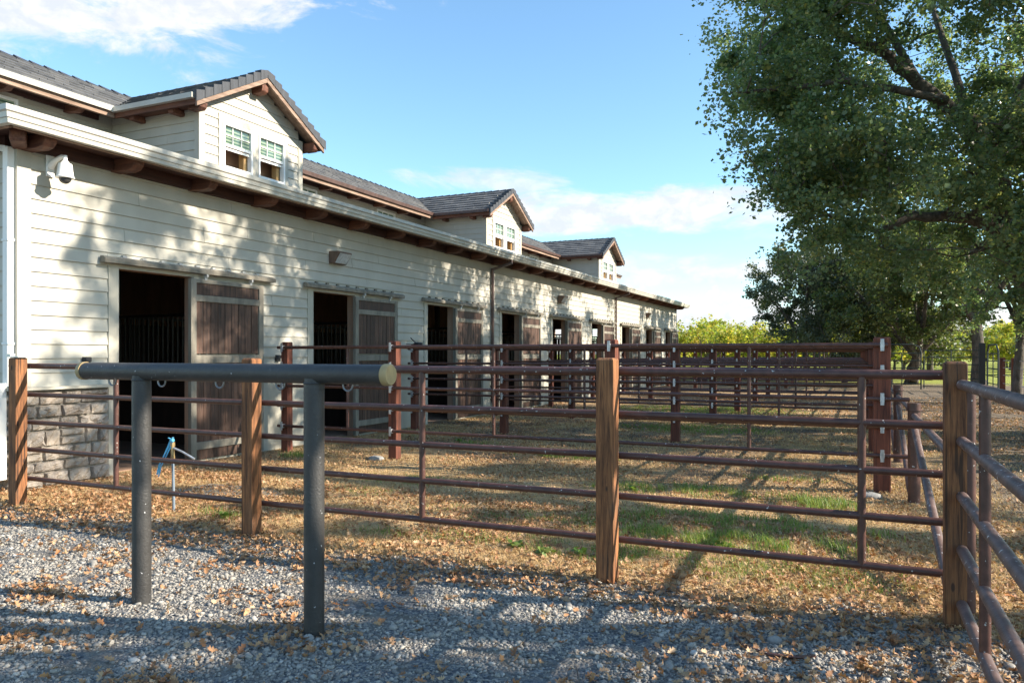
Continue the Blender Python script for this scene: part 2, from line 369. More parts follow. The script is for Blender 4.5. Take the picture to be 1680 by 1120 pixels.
bg2 = nt.nodes.new('ShaderNodeBackground'); L(nt, ccol, bg2.inputs[0]); bg2.inputs[1].default_value = .49
mx = nt.nodes.new('ShaderNodeMixShader'); L(nt, f, mx.inputs[0]); L(nt, bg.outputs[0], mx.inputs[1]); L(nt, bg2.outputs[0], mx.inputs[2])
wo = nt.nodes.new('ShaderNodeOutputWorld'); L(nt, mx.outputs[0], wo.inputs[0])
S.view_settings.view_transform = 'Standard'; S.view_settings.look = 'None'; S.view_settings.exposure = 1.15; S.view_settings.gamma = 1
S.cycles.max_bounces = 6; S.cycles.transparent_max_bounces = 4; S.cycles.diffuse_bounces = 4

# ------------------------------------------------------------------ ground sheet
g = MB(); xs = [-900,-60,-20,-10,-4,0,4,10,30,80,900]; ys = [-60,-5,0,4,8,14,24,45,80,200,1500]
for i in range(len(xs)-1):
    for j in range(len(ys)-1):
        pass
g.add([(x, y, 0) for x in xs for y in ys], [(i*len(ys)+j, (i+1)*len(ys)+j, (i+1)*len(ys)+j+1, i*len(ys)+j+1) for i in range(len(xs)-1) for j in range(len(ys)-1)])
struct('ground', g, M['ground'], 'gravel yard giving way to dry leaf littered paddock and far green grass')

# ------------------------------------------------------------------ stable building
WX = -8.9; Y0 = 5.69; Y1 = 41.2; WXB = -18.9
bld = thing('stable_building', 'long cream sided stable with grey tiled dormers and a row of sliding stall doors', 'stable', (WX, Y0, 0))
OP = [7.0, 10.95, 14.94, 18.91, 22.75, 26.68, 30.63, 34.60, 38.52]   # left edge of each stall opening
OW = 1.25; OH = 2.72

def siding_wall(name, plane, a0, a1, z0, z1, holes=(), exp=.172, mat='siding', out=1, axis='x', seed=1, ztop=None, parent=bld):
    """lap siding; plane = coordinate of wall, boards run along the other horizontal axis; holes = (a,b,z0,z1)"""
    rn = random.Random(seed); m = MB(); z = z0
    while z < z1 - .01:
        zt = min(z+exp, z1); segs = [(a0, a1)]
        if ztop:
            lo, hi = ztop((z+zt)/2); segs = [(max(a0, lo), min(a1, hi))] if hi-lo > .05 else []
        for (h0, h1, hz0, hz1) in holes:
            if hz1 > z+.02 and hz0 < zt-.02:
                ns = []
                for s0, s1 in segs:
                    if h1 <= s0 or h0 >= s1: ns.append((s0, s1)); continue
                    if h0 > s0+.01: ns.append((s0, h0))
                    if h1 < s1-.01: ns.append((h1, s1))
                segs = ns
        subs = [(s0, s1, z, zt) for s0, s1 in segs]
        for (h0, h1, hz0, hz1) in holes:
            if z+.02 < hz1 < zt-.004: subs.append((h0, h1, hz1, zt))
            if z+.004 < hz0 < zt-.02: subs.append((h0, h1, z, hz0))
        for s0, s1, z_, zt_ in subs:
            cuts = [s0]; p = s0 + rn.uniform(.8, 3.6)
            while p < s1-.5: cuts.append(p); p += 3.66
            cuts.append(s1)
            for c0, c1 in zip(cuts, cuts[1:]):
                e0 = c0 + (.002 if c0 > s0 else 0); e1 = c1 - (.002 if c1 < s1 else 0)
                t = .021 + rn.uniform(-.002, .002)
                q = [(0, zt_+.01), (t, z_), (0.0, z_)]
                vs = []
                for e in (e0, e1):
                    for o_, zz in q:
                        vs.append((plane+out*o_, e, zz) if axis == 'x' else (e, plane+out*o_, zz))
                m.add(vs, [(0,1,4,3), (1,2,5,4), (0,2,1), (3,4,5)])
        z = zt
    return part(name, m, M[mat], parent)

ZB = 1.17
holes = [(o-.15, o+OW+.02, 0, 2.83) for o in OP]
siding_wall('siding_wall', WX, Y0+.14, Y1-.12, ZB+.03, 4.22, holes)
siding_wall('end_siding_wall', Y0, WXB, WX-.12, ZB+.03, 4.22, (), out=-1, axis='y', seed=4)
siding_wall('end_siding_wall', Y1, WXB, WX-.12, ZB+.03, 4.22, ((-15.9,-12.5,0,3.0),), out=1, axis='y', seed=6)
# inner sheathing with real openings
m = MB(); prev = Y0+.02
for o in OP:
    m.box(WX-.16, WX-.004, prev, o, 0, OH+.001); prev = o+OW
m.box(WX-.16, WX-.004, prev, Y1-.02, 0, OH+.001); m.box(WX-.16, WX-.004, Y0+.02, Y1-.02, OH+.001, 4.1)
m.box(WXB, WX-.17, Y0+.004, Y0+.12, 0, 4.1)
m.box(WXB, -15.9, Y1-.12, Y1-.004, 0, 4.1); m.box(-12.5, WX-.17, Y1-.12, Y1-.004, 0, 4.1); m.box(-15.9, -12.5, Y1-.12, Y1-.004, 3.0, 4.1)
m.box(WXB-.12, WXB-.003, Y0, Y1, 0, 4.1)
part('inner_wall', m, M['interior'], bld)
# painted block base between doors, cap ledge
m = MB(); cap = MB(); edges = []
for i, o in enumerate(OP):
    s = o+OW+.02; e = (OP[i+1]-.15) if i+1 < len(OP) else Y1-.01
    m = MB(); m.box(WX-.003, WX+.035, s, e, 0, ZB); part('block_base', m, M['block'], bld, 'cream painted block base'); cap = MB(); cap.box(WX-.002, WX+.055, s, e, ZB+.001, ZB+.035); part('base_ledge', cap, M['trim'], bld)
cap = MB(); cap.box(WX-.002, WX+.13, Y0-.13, OP[0]-.15, ZB+.001, ZB+.035); cap.box(WXB, WX, Y0-.13, Y0-.002, ZB+.001, ZB+.035)
part('base_ledge', cap, M['trim'], bld)
# ashlar stone plinth at the near corner
mo = MB(); mo.box(WX-.003, WX+.026, Y0-.026, OP[0]-.15, 0, ZB); mo.box(WXB, WX-.003, Y0-.026, Y0-.003, 0, ZB)
part('stone_mortar', mo, M['mortar'], bld)
st = MB(); rs = random.Random(5)
def stone_block(mk, u0, u1, z0, z1, depth):
    nu, nz = 8, 6; vs = []; fs = []
    ph = rs.random()*10; bulge = rs.uniform(.6, 1.3)
    for i in range(nu+1):
        for j in range(nz+1):
            fu = 0 if i == 0 else 1 if i == nu else (i-1)/(nu-2); fz = 0 if j == 0 else 1 if j == nz else (j-1)/(nz-2)
            iu = 0 if i in (0, nu) else .011; iz = 0 if j in (0, nz) else .010
            u = u0+iu+(u1-u0-2*iu)*fu; z = z0+iz+(z1-z0-2*iz)*fz
            e = 0 if (i in (0, nu) or j in (0, nz)) else (.5 if (i in (1, nu-1) or j in (1, nz-1)) else 1)
            dd = .040 + depth*bulge*e**.5*(.75+.25*math.sin(ph+u*31+z*17)+.3*math.sin(ph*2+u*53-z*41)) + rs.uniform(-.004, .005)*e
            if i in (0, nu): u += rs.uniform(-.004, .004)
            if j in (0, nz): z += rs.uniform(-.004, .004)
            if e <= 0: dd = .024
            vs.append(mk(u, z, dd))
    for i in range(nu):
        for j in range(nz):
            a = i*(nz+1)+j; fs.append((a, a+nz+1, a+nz+2, a+1))
    st.add(vs, fs)
def stone_run(mk, a0, a1, seed):
    global rs
    rs = random.Random(seed); z = .02
    while z < ZB-.06:
        h = rs.choice([.13, .17, .2, .15]); h = min(h, ZB-.012-z)
        if ZB-z-h < .08: h = ZB-.012-z
        u = a0+.004
        while u < a1-.02:
            wd = rs.uniform(.16, .44)
            if a1-u-wd < .12: wd = a1-u-.004
            if h > .16 and rs.random() < .2 and wd > .25:
                stone_block(mk, u, u+wd-.014, z, z+h/2-.006, .045); stone_block(mk, u, u+wd-.014, z+h/2+.006, z+h-.012, .045)
            else: stone_block(mk, u, u+wd-.014, z, z+h-.014, .06)
            u += wd
        z += h
stone_run(lambda u, z, d: (WX+d, u, z), Y0-.05, OP[0]-.16, 3)
stone_run(lambda u, z, d: (u, Y0-d, z), WX-2.2, WX+.045, 8)
part('stone_base', st, M['stone'], bld, 'rough tan stone blocks at the near corner')
# corner boards, jambs, header trims
m = MB(); m.box(WX-.13, WX+.026, Y0-.026, Y0+.14, ZB+.036, 4.12); part('corner_board', m, M['trim'], bld); m = MB(); m.box(WX-.1, WX+.026, Y1-.12, Y1+.026, .0, 4.12)
part('corner_board', m, M['trim'], bld)
for o in OP:
    m = MB(); m.box(WX-.16, WX+.03, o-.15, o-.001, 0, OH+.1); m.box(WX-.15, WX+.027, o+OW+.001, o+OW+.10, 0, OH+.1)
    m.box(WX-.155, WX+.024, o, o+OW, OH+.003, OH+.099); m.box(WX+.0, WX+.033, o-.15, o+2.75, OH+.101, OH+.115)
    part('door_trim', m, M['trim'], bld)
    # door track
    m = MB(); a, b = o-.28, o+2.87
    m.prism([(WX+.035, 2.775), (WX+.13, 2.775), (WX+.135, 2.83), (WX+.09, 2.862), (WX+.035, 2.862)], 'y', a, b)
    tr = part('door_track', m, M['doorframe'], bld, bevel=.004)
    k = MB(); k.box(WX+.034, WX+.045, a+.3, b-.3, 2.861, 2.872)
    for i in range(9):
        yy = a+.35+i*(b-a-.6)/8.3; k.box(WX+.02, WX+.06, yy-.03, yy+.03, 2.87, 2.90)
    part('track_bracket', k, M['galv'] if o < 8 else M['doorframe'], tr)
# sliding doors
def door(o, shift=0, seed=0):
    y0 = o+1.13+shift; y1 = y0+1.48; x0, x1 = WX+.05, WX+.105; rd = random.Random(seed)
    p = MB(); nb = 9; pw = (y1-y0-.22)/nb
    for i in range(nb):
        yy = y0+.11+i*pw
        p.box(x0+.008, x1-.022+rd.uniform(-.003, .003), yy+.004, yy+pw-.004, .2, 1.48); p.box(x0+.008, x1-.022+rd.uniform(-.003, .003), yy+.004, yy+pw-.004, 1.6, 2.4)
    p.box(x0+.008, x1-.02, y0+.11, y1-.11, 2.47, 2.64); p.box(x0+.002, x1-.03, y0+.10, y1-.10, .04, .195)
    d = part('sliding_door', p, M['doorwood'], bld, bevel=.003)
    f_ = MB(); f_.box(x0-.01, x1, y0, y0+.10, .03, 2.70); f_.box(x0-.01, x1, y1-.10, y1, .03, 2.70)
    for za, zb in ((2.64,2.697),(2.37,2.465),(1.46,1.58),(.19,.30)): f_.box(x0, x1-.003, y0+.101, y1-.101, za, zb)
    part('door_frame', f_, M['doorframe'], d, bevel=.003)
    for yy in (y0+.28, y1-.28):
        h = MB(); h.box(x1-.03, x1+.0, yy-.02, yy+.02, 2.69, 2.80); h.tube([(x1-.025, yy, 2.755), (x1+.03, yy, 2.755)], .022, 10)
        part('door_hanger', h, M['galv'], d)
for i, o in enumerate(OP): door(o, [.0,.05,.1,.1,.08,.12,.25,.3,.25][i]*.6, i)
# gutter, fascia, soffit, rafter tails
GX = -8.25; GY = 5.15; GY1 = Y1+.55; GZ = 4.27
prof = [(0, 0), (.075, 0), (.085, .05), (.098, .055), (.105, .11), (.125, .125), (.125, .185), (.112, .185), (.10, .135), (0, .135)]
m = MB()
def gut(pr, a, b, axis, x0, sgn):
    n = len(pr); vs = []
    for t, ex in ((a, -1), (b, 1)):
        for q, z in pr: vs.append((x0+sgn*q, t, GZ-.185+z) if axis == 'y' else (t, x0+sgn*q, GZ-.185+z))
    m.add(vs, [tuple(range(n))[::-1], tuple(range(n, 2*n))] + [(i, (i+1) % n, (i+1) % n+n, i+n) for i in range(n)])
def gut_miter():
    vs = []; n = len(prof)
    for st_ in range(4):
        for q, z in prof:
            zz = GZ-.185+z; xx = GX-.125+q; yA = GY+.125-q; yB = GY1-.125+q
            vs.append([(WXB-1, yA, zz), (xx, yA, zz), (xx, yB, zz), (WXB-1, yB, zz)][st_])
    fs = []
    for s_ in range(3):
        for i in range(n): fs.append((s_*n+i, s_*n+(i+1) % n, (s_+1)*n+(i+1) % n, (s_+1)*n+i))
    m.add(vs, fs)
gut_miter(); part('gutter', m, M['gutter'], bld)
m = MB(); m.box(GX-.17, GX-.127, GY+.17, GY1-.17, 4.075, GZ-.01); m.box(WXB-1, GX-.171, GY+.128, GY+.17, 4.075, GZ-.01)
part('fascia_board', m, M['rake'], bld)
m = MB(); m.box(WX-.1, WX+.085, Y0-.03, Y1+.03, 3.985, 4.13); m.box(WXB, WX-.1, Y0-.085, Y0+.03, 3.985, 4.13)
part('eave_beam', m, M['beam_y'], bld)
m = MB(); m.box(WX-.01, GX-.13, GY+.13, GY1-.13, 4.135, 4.16); m.box(WXB, WX-.01, GY+.13, Y0, 4.135, 4.16); m.box(WXB, WX-.01, Y1, GY1-.13, 4.135, 4.16)
part('soffit', m, M['beam_y'], bld)
yr = 5.78; 
while yr < 41.3:
    q = MB(); yc = min(max(yr-.08, Y0+.09), Y1-.1)
    pts = [(WX-.05, 4.134), (WX-.05, 3.975), (GX-.34, 3.965), (GX-.25, 3.985), (GX-.195, 4.035), (GX-.18, 4.134)]
    q.prism(pts, 'y', yc-.075, yc+.075); part('rafter_tail', q, M['beam'], bld, bevel=.008); yr += 1.262
q = MB(); q.beam((WX-.1, Y0+.1, 4.055), (GX-.28, GY+.3, 4.055), .16, .16); part('rafter_tail', q, M['beam'], bld, 'rounded corner rafter tail', bevel=.02)
q = MB()
for xx in (WX-.35, WX-1.6): q.box(xx-.075, xx+.075, GY+.19, Y0, 3.975, 4.134)
part('rafter_tail', q, M['beam'], bld, bevel=.01)

# tiles ----------------------------------------------------
def tile_plane(name, o, ua, va, nu, nv, keep=None, parent=bld, seed=2, mat='tile', tw=.30, ex=.24):
    """o origin at eave, ua unit along eave (length nu), va unit up the slope (length nv)"""
    rt = random.Random(seed); o = Vector(o); ua = Vector(ua); va = Vector(va); n = ua.cross(va).normalized()
    if n.z < 0: n = -n
    m = MB(); rows = int(math.ceil(nv/ex))
    m.add([o, o+ua*nu, o+ua*nu+va*nv, o+va*nv], [(0,1,2,3)])
    for r in range(rows):
        u = -rt.random()*tw
        while u < nu:
            u0 = max(0, u+.003); u1 = min(nu, u+tw-.003); u += tw
            if u1-u0 < .03: continue
            jz = rt.uniform(.0, .008); je = rt.uniform(-.008, .008)
            a = o+ua*u0+va*(r*ex+je-.015*(r > 0)); b = o+ua*u1+va*(r*ex+je-.015*(r > 0)); vt = min(r*ex+ex+.03, nv)
            c = o+ua*u1+va*vt; d_ = o+ua*u0+va*vt
            if keep and not keep((a+c)/2): continue
            h0 = n*(.034+jz); h1 = n*.006
            m.add([a+h0, b+h0, c+h1, d_+h1, a, b], [(0,1,2,3), (0,4,5,1), (0,3,4), (1,5,2)])
    return part(name, m, M[mat], parent)
LS = .25; XC = -13.07
# lower roof up to the clerestory wall, hipped at both ends
sl = math.sqrt(1+LS*LS)
tile_plane('lower_roof', (GX-.05, GY+.02, GZ-.06), (0,1,0), (-1/sl, 0, LS/sl), GY1-GY-.04, 5.0, lambda p: p.y-GY > (GX-p.x)*1-.2 and GY1-p.y > (GX-p.x)-.2)
m = MB(); zt = GZ-.06+LS*4.77
m.add([(WXB-1, GY+.02, GZ-.065), (GX-.05, GY+.02, GZ-.065), (XC, GY+4.8, zt), (-14.9, GY+4.8, zt)], [(0,1,2,3)])
m.add([(WXB-1, GY1-.02, GZ-.065), (GX-.05, GY1-.02, GZ-.065), (XC, GY1-4.8, zt), (-14.9, GY1-4.8, zt)], [(3,2,1,0)])
m.add([(WXB-1, GY, GZ-.065), (WXB-1, GY1, GZ-.065), (-14.9, GY1-4.8, zt), (-14.9, GY+4.8, zt)], [(0,1,2,3)])
part('lower_roof', m, M['ridgetile'], bld)
# clerestory walls and main roof
CY0, CY1 = 6.6, 42.6
MX, MZ, RX, RZ = -12.57, 6.12, -14.2, 7.08
cw = [(7.85, .98), (15.75, .98), (19.5, .98), (27.4, .98), (31.15, .98), (38.9, .98)]
ch = [(c-wd/2-.09, c+wd/2+.09, 5.2, 6.02) for c, wd in cw]
siding_wall('clerestory_wall', XC, CY0, CY1, 4.9, 6.22, ch, exp=.2, seed=9)
m = MB()
m.box(XC-.10, XC-.004, CY0, CY1, 4.6, 5.2); m.box(XC-.10, XC-.004, CY0, CY1, 6.02, 6.3)
m.box(XC-2.36, XC-2.26, CY0, CY1, 4.6, 6.3); m.box(XC-2.26, XC-.1, CY0, CY0+.08, 4.6, 6.9); m.box(XC-2.26, XC-.1, CY1-.08, CY1, 4.6, 6.9)
pv = CY0
for h0, h1, _, _ in ch: m.box(XC-.10, XC-.004, pv, h0, 5.2, 6.02); pv = h1
m.box(XC-.10, XC-.004, pv, CY1, 5.2, 6.02); part('clerestory_wall', m, M['interior'], bld)
def window(xp, yc, wd, z0, z1, sash=True, open_=True, depth=.05):
    y0, y1 = yc-wd/2, yc+wd/2; fr = .045; zm = (z0+z1)/2+.02
    m = MB(); X0, X1 = xp-.06, xp+.045
    m.box(X0, X1, y0, y0+fr, z0, z1); m.box(X0, X1, y1-fr, y1, z0, z1); m.box(X0, X1, y0+fr, y1-fr, z1-fr, z1); m.box(X0, X1, y0+fr, y1-fr, z0, z0+fr)
    wn = part('window', m, M['sidewhite'], bld, bevel=.003)
    s_ = MB(); zb = zm-.03 if sash else z0+fr; s_.box(X0+.02, X1-.02, y0+fr, y1-fr, zb, zb+.05)
    a, b = y0+fr, y1-fr; c0, c1 = (zb+.05, z1-fr)
    for k in (1, 2): s_.box(X0+.05, X1-.035, a+(b-a)*k/3-.007, a+(b-a)*k/3+.007, c0, c1)
    s_.box(X0+.05, X1-.035, a, b, (c0+c1)/2-.007, (c0+c1)/2+.007)
    if sash: s_.box(X0+.045, X1-.052, a, b, z0+fr+.13 if False else zm-.09, zm-.045)
    part('muntin', s_, M['sidewhite'], wn)
    g_ = MB(); g_.box(X0+.045, X0+.052, a, b, c0, c1)
    part('pane', g_, M['glass'], wn)
for c, wd in cw:
    window(XC, c, wd, 5.3, 5.93, False)
    m = MB(); m.box(XC-.01, XC+.03, c-wd/2-.09, c-wd/2-.001, 5.2, 6.02); m.box(XC-.01, XC+.03, c+wd/2+.001, c+wd/2+.09, 5.2, 6.02); m.box(XC-.01, XC+.028, c-wd/2, c+wd/2, 5.932, 6.02); m.box(XC-.01, XC+.028, c-wd/2, c+wd/2, 5.2, 5.298)
    part('window_trim', m, M['trim'], bld)
MSL = (RZ-MZ)/(MX-RX); ms = math.sqrt(1+MSL**2)
MY0, MY1 = CY0-.5, CY1+.6
DC = [11.54, 23.2, 34.86]; DH = 1.72; DX = -10.48; DWX = -10.80; DWH = 1.38; DAP = 7.08; DSL = (DAP-MZ+.0)/DH
def under_dormer(p):
    for c in DC:
        if abs(p.y-c) < DH and p.z < DAP-abs(p.y-c)*DSL-.12: return True
    return False
tile_plane('main_roof', (MX, MY0, MZ), (0,1,0), (-1/ms, 0, MSL/ms), MY1-MY0, (MX-RX)*ms, lambda p: not under_dormer(p))
m = MB(); m.add([(2*RX-MX, MY0, MZ), (2*RX-MX, MY1, MZ), (RX, MY1, RZ), (RX, MY0, RZ)], [(0,1,2,3)])
part('main_roof', m, M['tile'], bld)
m = MB(); y = MY0; rr = random.Random(3)
while y < MY1:
    jz = rr.uniform(0, .008)
    m.add([(RX+.13, y, RZ-.045+jz), (RX, y, RZ+.045+jz), (RX-.13, y, RZ-.045+jz), (RX+.12, y+.31, RZ-.06), (RX, y+.31, RZ+.02), (RX-.12, y+.31, RZ-.06), (RX, y, RZ-.06)], [(0,1,4,3), (1,2,5,4), (0,6,1), (1,6,2)]); y += .29
part('ridge_cap', m, M['ridgetile'], bld)
# main eave gutter pieces, fascia, rafter tails between the dormers
gaps = []; p = MY0
for c in DC: gaps.append((p, c-DH+.02)); p = c+DH-.02
gaps.append((p, MY1))
for a, b in gaps:
    m = MB(); m.prism([(MX+.01, MZ-.03), (MX+.07, MZ-.05), (MX+.09, MZ+.045), (MX+.075, MZ+.045), (MX+.01, MZ+.03)], 'y', a, b)
    part('upper_gutter', m, M['gutter'] if a < 9 else M['downbrown'], bld)
    m = MB(); m.box(MX-.05, MX+.008, a, b, MZ-.14, MZ-.02); part('upper_fascia', m, M['rake'], bld)
    m = MB(); m.box(XC+.0, XC+.06, a, b, 5.88 if False else 6.0, 6.10); m.box(XC, MX-.051, a, b, MZ-.035, MZ-.015); part('upper_eave_beam', m, M['beam_y'], bld)
    yy = a+.6
    while yy < b-.1:
        q = MB(); q.prism([(XC, 6.08), (XC, 5.96), (MX-.15, 5.93), (MX-.06, 5.98), (MX-.04, 6.06), (MX-.04, 6.08)], 'y', yy-.06, yy+.06)
        part('upper_rafter_tail', q, M['beam'], bld, bevel=.006); yy += 1.262
# dormers
for di, c in enumerate(DC):
    ya, yb = c-DWH, c+DWH; ez = DAP-DH*DSL
    def tri(z, c=c): 
        h = (DAP-.05-z)/DSL; return (c-h, c+h)
    wy = (c-.46, c+.46)
    wz0, wz1 = 5.08, 5.93
    hol = [(w_-.38-.10, w_+.38+.10, wz0-.1, wz1+.13) for w_ in wy]
    hol = [(hol[0][0], hol[1][1], wz0-.1, wz1+.13)]
    siding_wall('dormer_siding', DWX, ya+.1, yb-.1, 4.75, 6.98, hol, exp=.172, seed=20+di, ztop=tri)
    siding_wall('dormer_siding', ya, XC+.02, DWX-.09, 4.6, 6.1, (), exp=.172, seed=30+di, out=-1, axis='y')
    siding_wall('dormer_siding', yb, XC+.02, DWX-.09, 4.6, 6.1, (), exp=.172, seed=33+di, out=1, axis='y')
    m = MB(); 
    for yy, s in ((ya, 1), (yb, -1)):
        m.box(DWX-.09, DWX+.024, min(yy-.024*s, yy+.11*s), max(yy-.024*s, yy+.11*s), 4.7, 6.12)
    # window trim surround
    h0, h1 = hol[0][0], hol[0][1]
    m.box(DWX-.01, DWX+.03, h0, h0+.098, wz0-.1, wz1+.13); m.box(DWX-.01, DWX+.03, h1-.098, h1, wz0-.1, wz1+.13)
    m.box(DWX-.01, DWX+.03, wy[0]+.382, wy[1]-.382, wz0-.1, wz1+.13)
    m.box(DWX-.01, DWX+.027, h0+.099, wy[0]+.38, wz1+.003, wz1+.13); m.box(DWX-.01, DWX+.027, wy[1]-.38, h1-.099, wz1+.003, wz1+.13)
    m.box(DWX-.01, DWX+.027, h0+.099, wy[0]+.38, wz0-.1, wz0-.003); m.box(DWX-.01, DWX+.027, wy[1]-.38, h1-.099, wz0-.1, wz0-.003)
    part('dormer_trim', m, M['trim'], bld)
    for w_ in wy: window(DWX, w_, .76, wz0, wz1)
    # warm brown room behind the panes
    m = MB(); xb = DWX-.42; za, zb = 4.7, 6.0
    for yy in (ya+.03, yb-.05): m.box(xb, DWX-.07, yy, yy+.02, za, zb)
    m.box(xb-.02, xb, ya+.03, yb-.03, za, zb); m.box(xb, DWX-.07, ya+.05, yb-.05, za-.02, za); m.box(xb, DWX-.07, ya+.05, yb-.05, zb, zb+.02)
    m.box(DWX-.068, DWX-.012, ya+.03, h0+.10, za, zb); m.box(DWX-.068, DWX-.012, h1-.10, yb-.03, za, zb)
    part('dormer_room', m, M['room'], bld)
    m = MB()
    for w_ in wy: m.box(DWX-.20, DWX-.075, w_+.25, w_+.335, wz0+.04, wz1-.05)  # strip behind each pane, coloured orange to stand for a sunlit jamb
    part('sunlit_jamb_strip', m, M['orange'], bld)
    # roof planes
    dl = math.sqrt(1+DSL**2); back = -14.35
    def vall(p, c=c): # keep tiles in front of the main roof plane
        mz = MZ+(MX-p.x)*MSL
        return p.x > MX or p.z > mz-.06
    for s in (-1, 1):
        o = (DX, c+s*DH, ez)
        tile_plane('dormer_roof', o, (-1,0,0), (0, -s/dl, DSL/dl), DX-back, DH*dl, vall, seed=40+di)
        # rake boards and rake tiles
        m = MB(); p0 = Vector((DX-.03, c+s*(DH-.02), ez-.11)); p1 = Vector((DX-.03, c, ez+DH*DSL-.10))
        if s < 0: p1.y -= .001
        n_ = Vector((0, s*DSL, 1)).normalized()
        vs = []
        for x_ in (DX-.03, DX+.015):
            vs += [(x_, c+s*(DH+.02), ez-.05), (x_, c+s*.001, DAP-.02), (x_, c+s*.001, DAP-.20), (x_, c+s*(DH+.02), ez-.20)]
        m.add(vs, [(0,1,2,3), (7,6,5,4), (0,4,5,1), (1,5,6,2), (2,6,7,3), (3,7,4,0)])
        part('rake_board', m, M['rake'], bld, bevel=.006)
        m = MB(); nt_ = 9
        for i in range(nt_):
            t0 = i/nt_; t1 = (i+1)/nt_-.004
            ya_, za_ = c+s*(DH+.05)*(1-t0), ez-.03+(DH+.05)*DSL*t0; yb_, zb_ = c+s*(DH+.05)*(1-min(t1, 1)), ez-.03+(DH+.05)*DSL*min(t1, 1)
            h0_, h1_ = .10, .045
            vs = [(DX+.035, ya_, za_-.10), (DX+.035, ya_, za_+h0_), (DX-.13, ya_, za_+h0_), (DX+.03, yb_, zb_-.10), (DX+.03, yb_, zb_+h1_), (DX-.13, yb_, zb_+h1_)]
            m.add(vs, [(0,1,4,3), (1,2,5,4), (0,2,1), (0,3,5,2)])
        part('rake_tile', m, M['ridgetile'], bld)
        # eave gutter, fascia, soffit along the dormer side
        m = MB(); ye = c+s*(DH+.01); m.box(MX+.02, DX-.04, min(ye, ye+s*.08), max(ye, ye+s*.08), ez-.06, ez+.03)
        part('dormer_gutter', m, M['gutter'] if di == 0 else M['downbrown'], bld)
        m = MB(); m.box(MX+.02, DX-.035, min(ye-s*.002, ye-s*.05), max(ye-s*.002, ye-s*.05), ez-.15, ez-.03)
        m.box(MX+.02, DWX+.0, min(c+s*(DWH+.02), c+s*(DH-.045)), max(c+s*(DWH+.02), c+s*(DH-.045)), ez-.10, ez-.08); part('dormer_soffit', m, M['beam'], bld)
        for xx in (-11.2, -12.2):
            q = MB(); yA, yB = sorted((c+s*(DWH), c+s*(DH-.06))); q.box(xx-.06, xx+.06, yA, yB, ez-.21, ez-.10); part('dormer_rafter_tail', q, M['beam'], bld, bevel=.015)
        q = MB(); q.prism([(DWX, ez-.02), (DWX, ez-.20), (DX-.10, ez-.20), (DX-.05, ez-.16), (DX-.035, ez-.10), (DX-.035, ez-.02)], 'y', c+s*(DWH+.16)-.085, c+s*(DWH+.16)+.085)
        part('outrigger_beam', q, M['beam'], bld, bevel=.01)
    q = MB(); q.prism([(DWX, DAP-.21), (DWX, DAP-.40), (DX-.10, DAP-.40), (DX-.045, DAP-.36), (DX-.033, DAP-.29), (DX-.033, DAP-.21)], 'y', c-.085, c+.085)
    part('outrigger_beam', q, M['beam'], bld, bevel=.01)
    m = MB(); m.add([(DWX, c-DH, ez-.07), (DX-.03, c-DH, ez-.07), (DX-.03, c, DAP-.07), (DWX, c, DAP-.07), (DX-.03, c+DH, ez-.07), (DWX, c+DH, ez-.07)], [(0,1,2,3), (3,2,4,5)])
    part('gable_soffit', m, M['rake'], bld)
    m = MB(); x = DX+.03
    while x > RX:
        m.add([(x, c+.12, DAP-.045), (x, c, DAP+.045), (x, c-.12, DAP-.045), (x-.31, c+.12, DAP-.065), (x-.31, c, DAP+.022), (x-.31, c-.12, DAP-.065), (x, c, DAP-.06)], [(0,1,4,3), (1,2,5,4), (0,6,1), (1,6,2)]); x -= .27
    part('ridge_cap', m, M['ridgetile'], bld)
# stall interiors
m = MB(); mb_ = MB(); ic = MB()
PY = [OP[i]-1.2 for i in range(1, 9)]
for yv in PY:
    m.box(-12.4, WX-.17, yv-.03, yv+.03, 0, 1.35); mb_.box(-12.4, WX-.17, yv-.02, yv+.02, 2.25, 2.3)
    x = WX-.3
    while x > -12.4: mb_.box(x-.011, x+.011, yv-.011, yv+.011, 1.35, 2.25); x -= .12
m.box(-12.46, -12.4, Y0+.2, Y1-.2, 0, 1.35); mb_.box(-12.45, -12.41, Y0+.2, Y1-.2, 2.25, 2.3)
y = Y0+.3
while y < Y1-.3: mb_.box(-12.441, -12.419, y-.011, y+.011, 1.35, 2.25); y += .12
m.box(-16.06, -16.0, Y0+.2, Y1-.2, 0, 2.3)
for yv in PY: mb_.box(-12.5, -12.38, yv-.06, yv+.06, 0, 3.4)
part('stall_partition', m, M['stallwood'], bld); part('stall_bars', mb_, M['bars'], bld)
m = MB(); m.box(WXB, WX-.2, Y0+.15, Y1-.15, .001, .012); 
part('stall_floor', m, M['interior'], bld)
# downspouts
for yd in (18.24, 29.67):
    m = MB(); m.beam((GX-.09, yd+.13, 4.10), (GX-.09, yd+.13, 3.98), .075, .06, (1,0,0)); m.beam((GX-.09, yd+.13, 4.0), (WX+.07, yd, 3.84), .075, .06)
    m.beam((WX+.07, yd, 3.87), (WX+.07, yd, .35), .075, .06, (1,0,0)); m.beam((WX+.07, yd, .36), (WX+.2, yd, .12), .075, .06, (1,0,0))
    part('downspout', m, M['downbrown'], bld, bevel=.008)
m = MB(); X_ = WX-.062; yb_ = Y0-.075
m.beam((X_-.75, yb_, 4.12), (X_, yb_, 3.97), .08, .07); m.box(X_-.045, X_+.045, yb_-.035, yb_+.05, 1.22, 3.99)
m.box(X_-.035, X_+.045, yb_-.12, yb_-.04, .15, 1.26); m.beam((X_+.03, yb_-.085, .19), (X_-.7, yb_-.085, .06), .09, .09)
for zz in (1.7, 2.9): m.box(X_-.06, X_+.06, yb_-.04, yb_+.055, zz, zz+.03)
part('downspout', m, M['sidewhite'], bld, 'white square downspout at the near corner', bevel=.006)

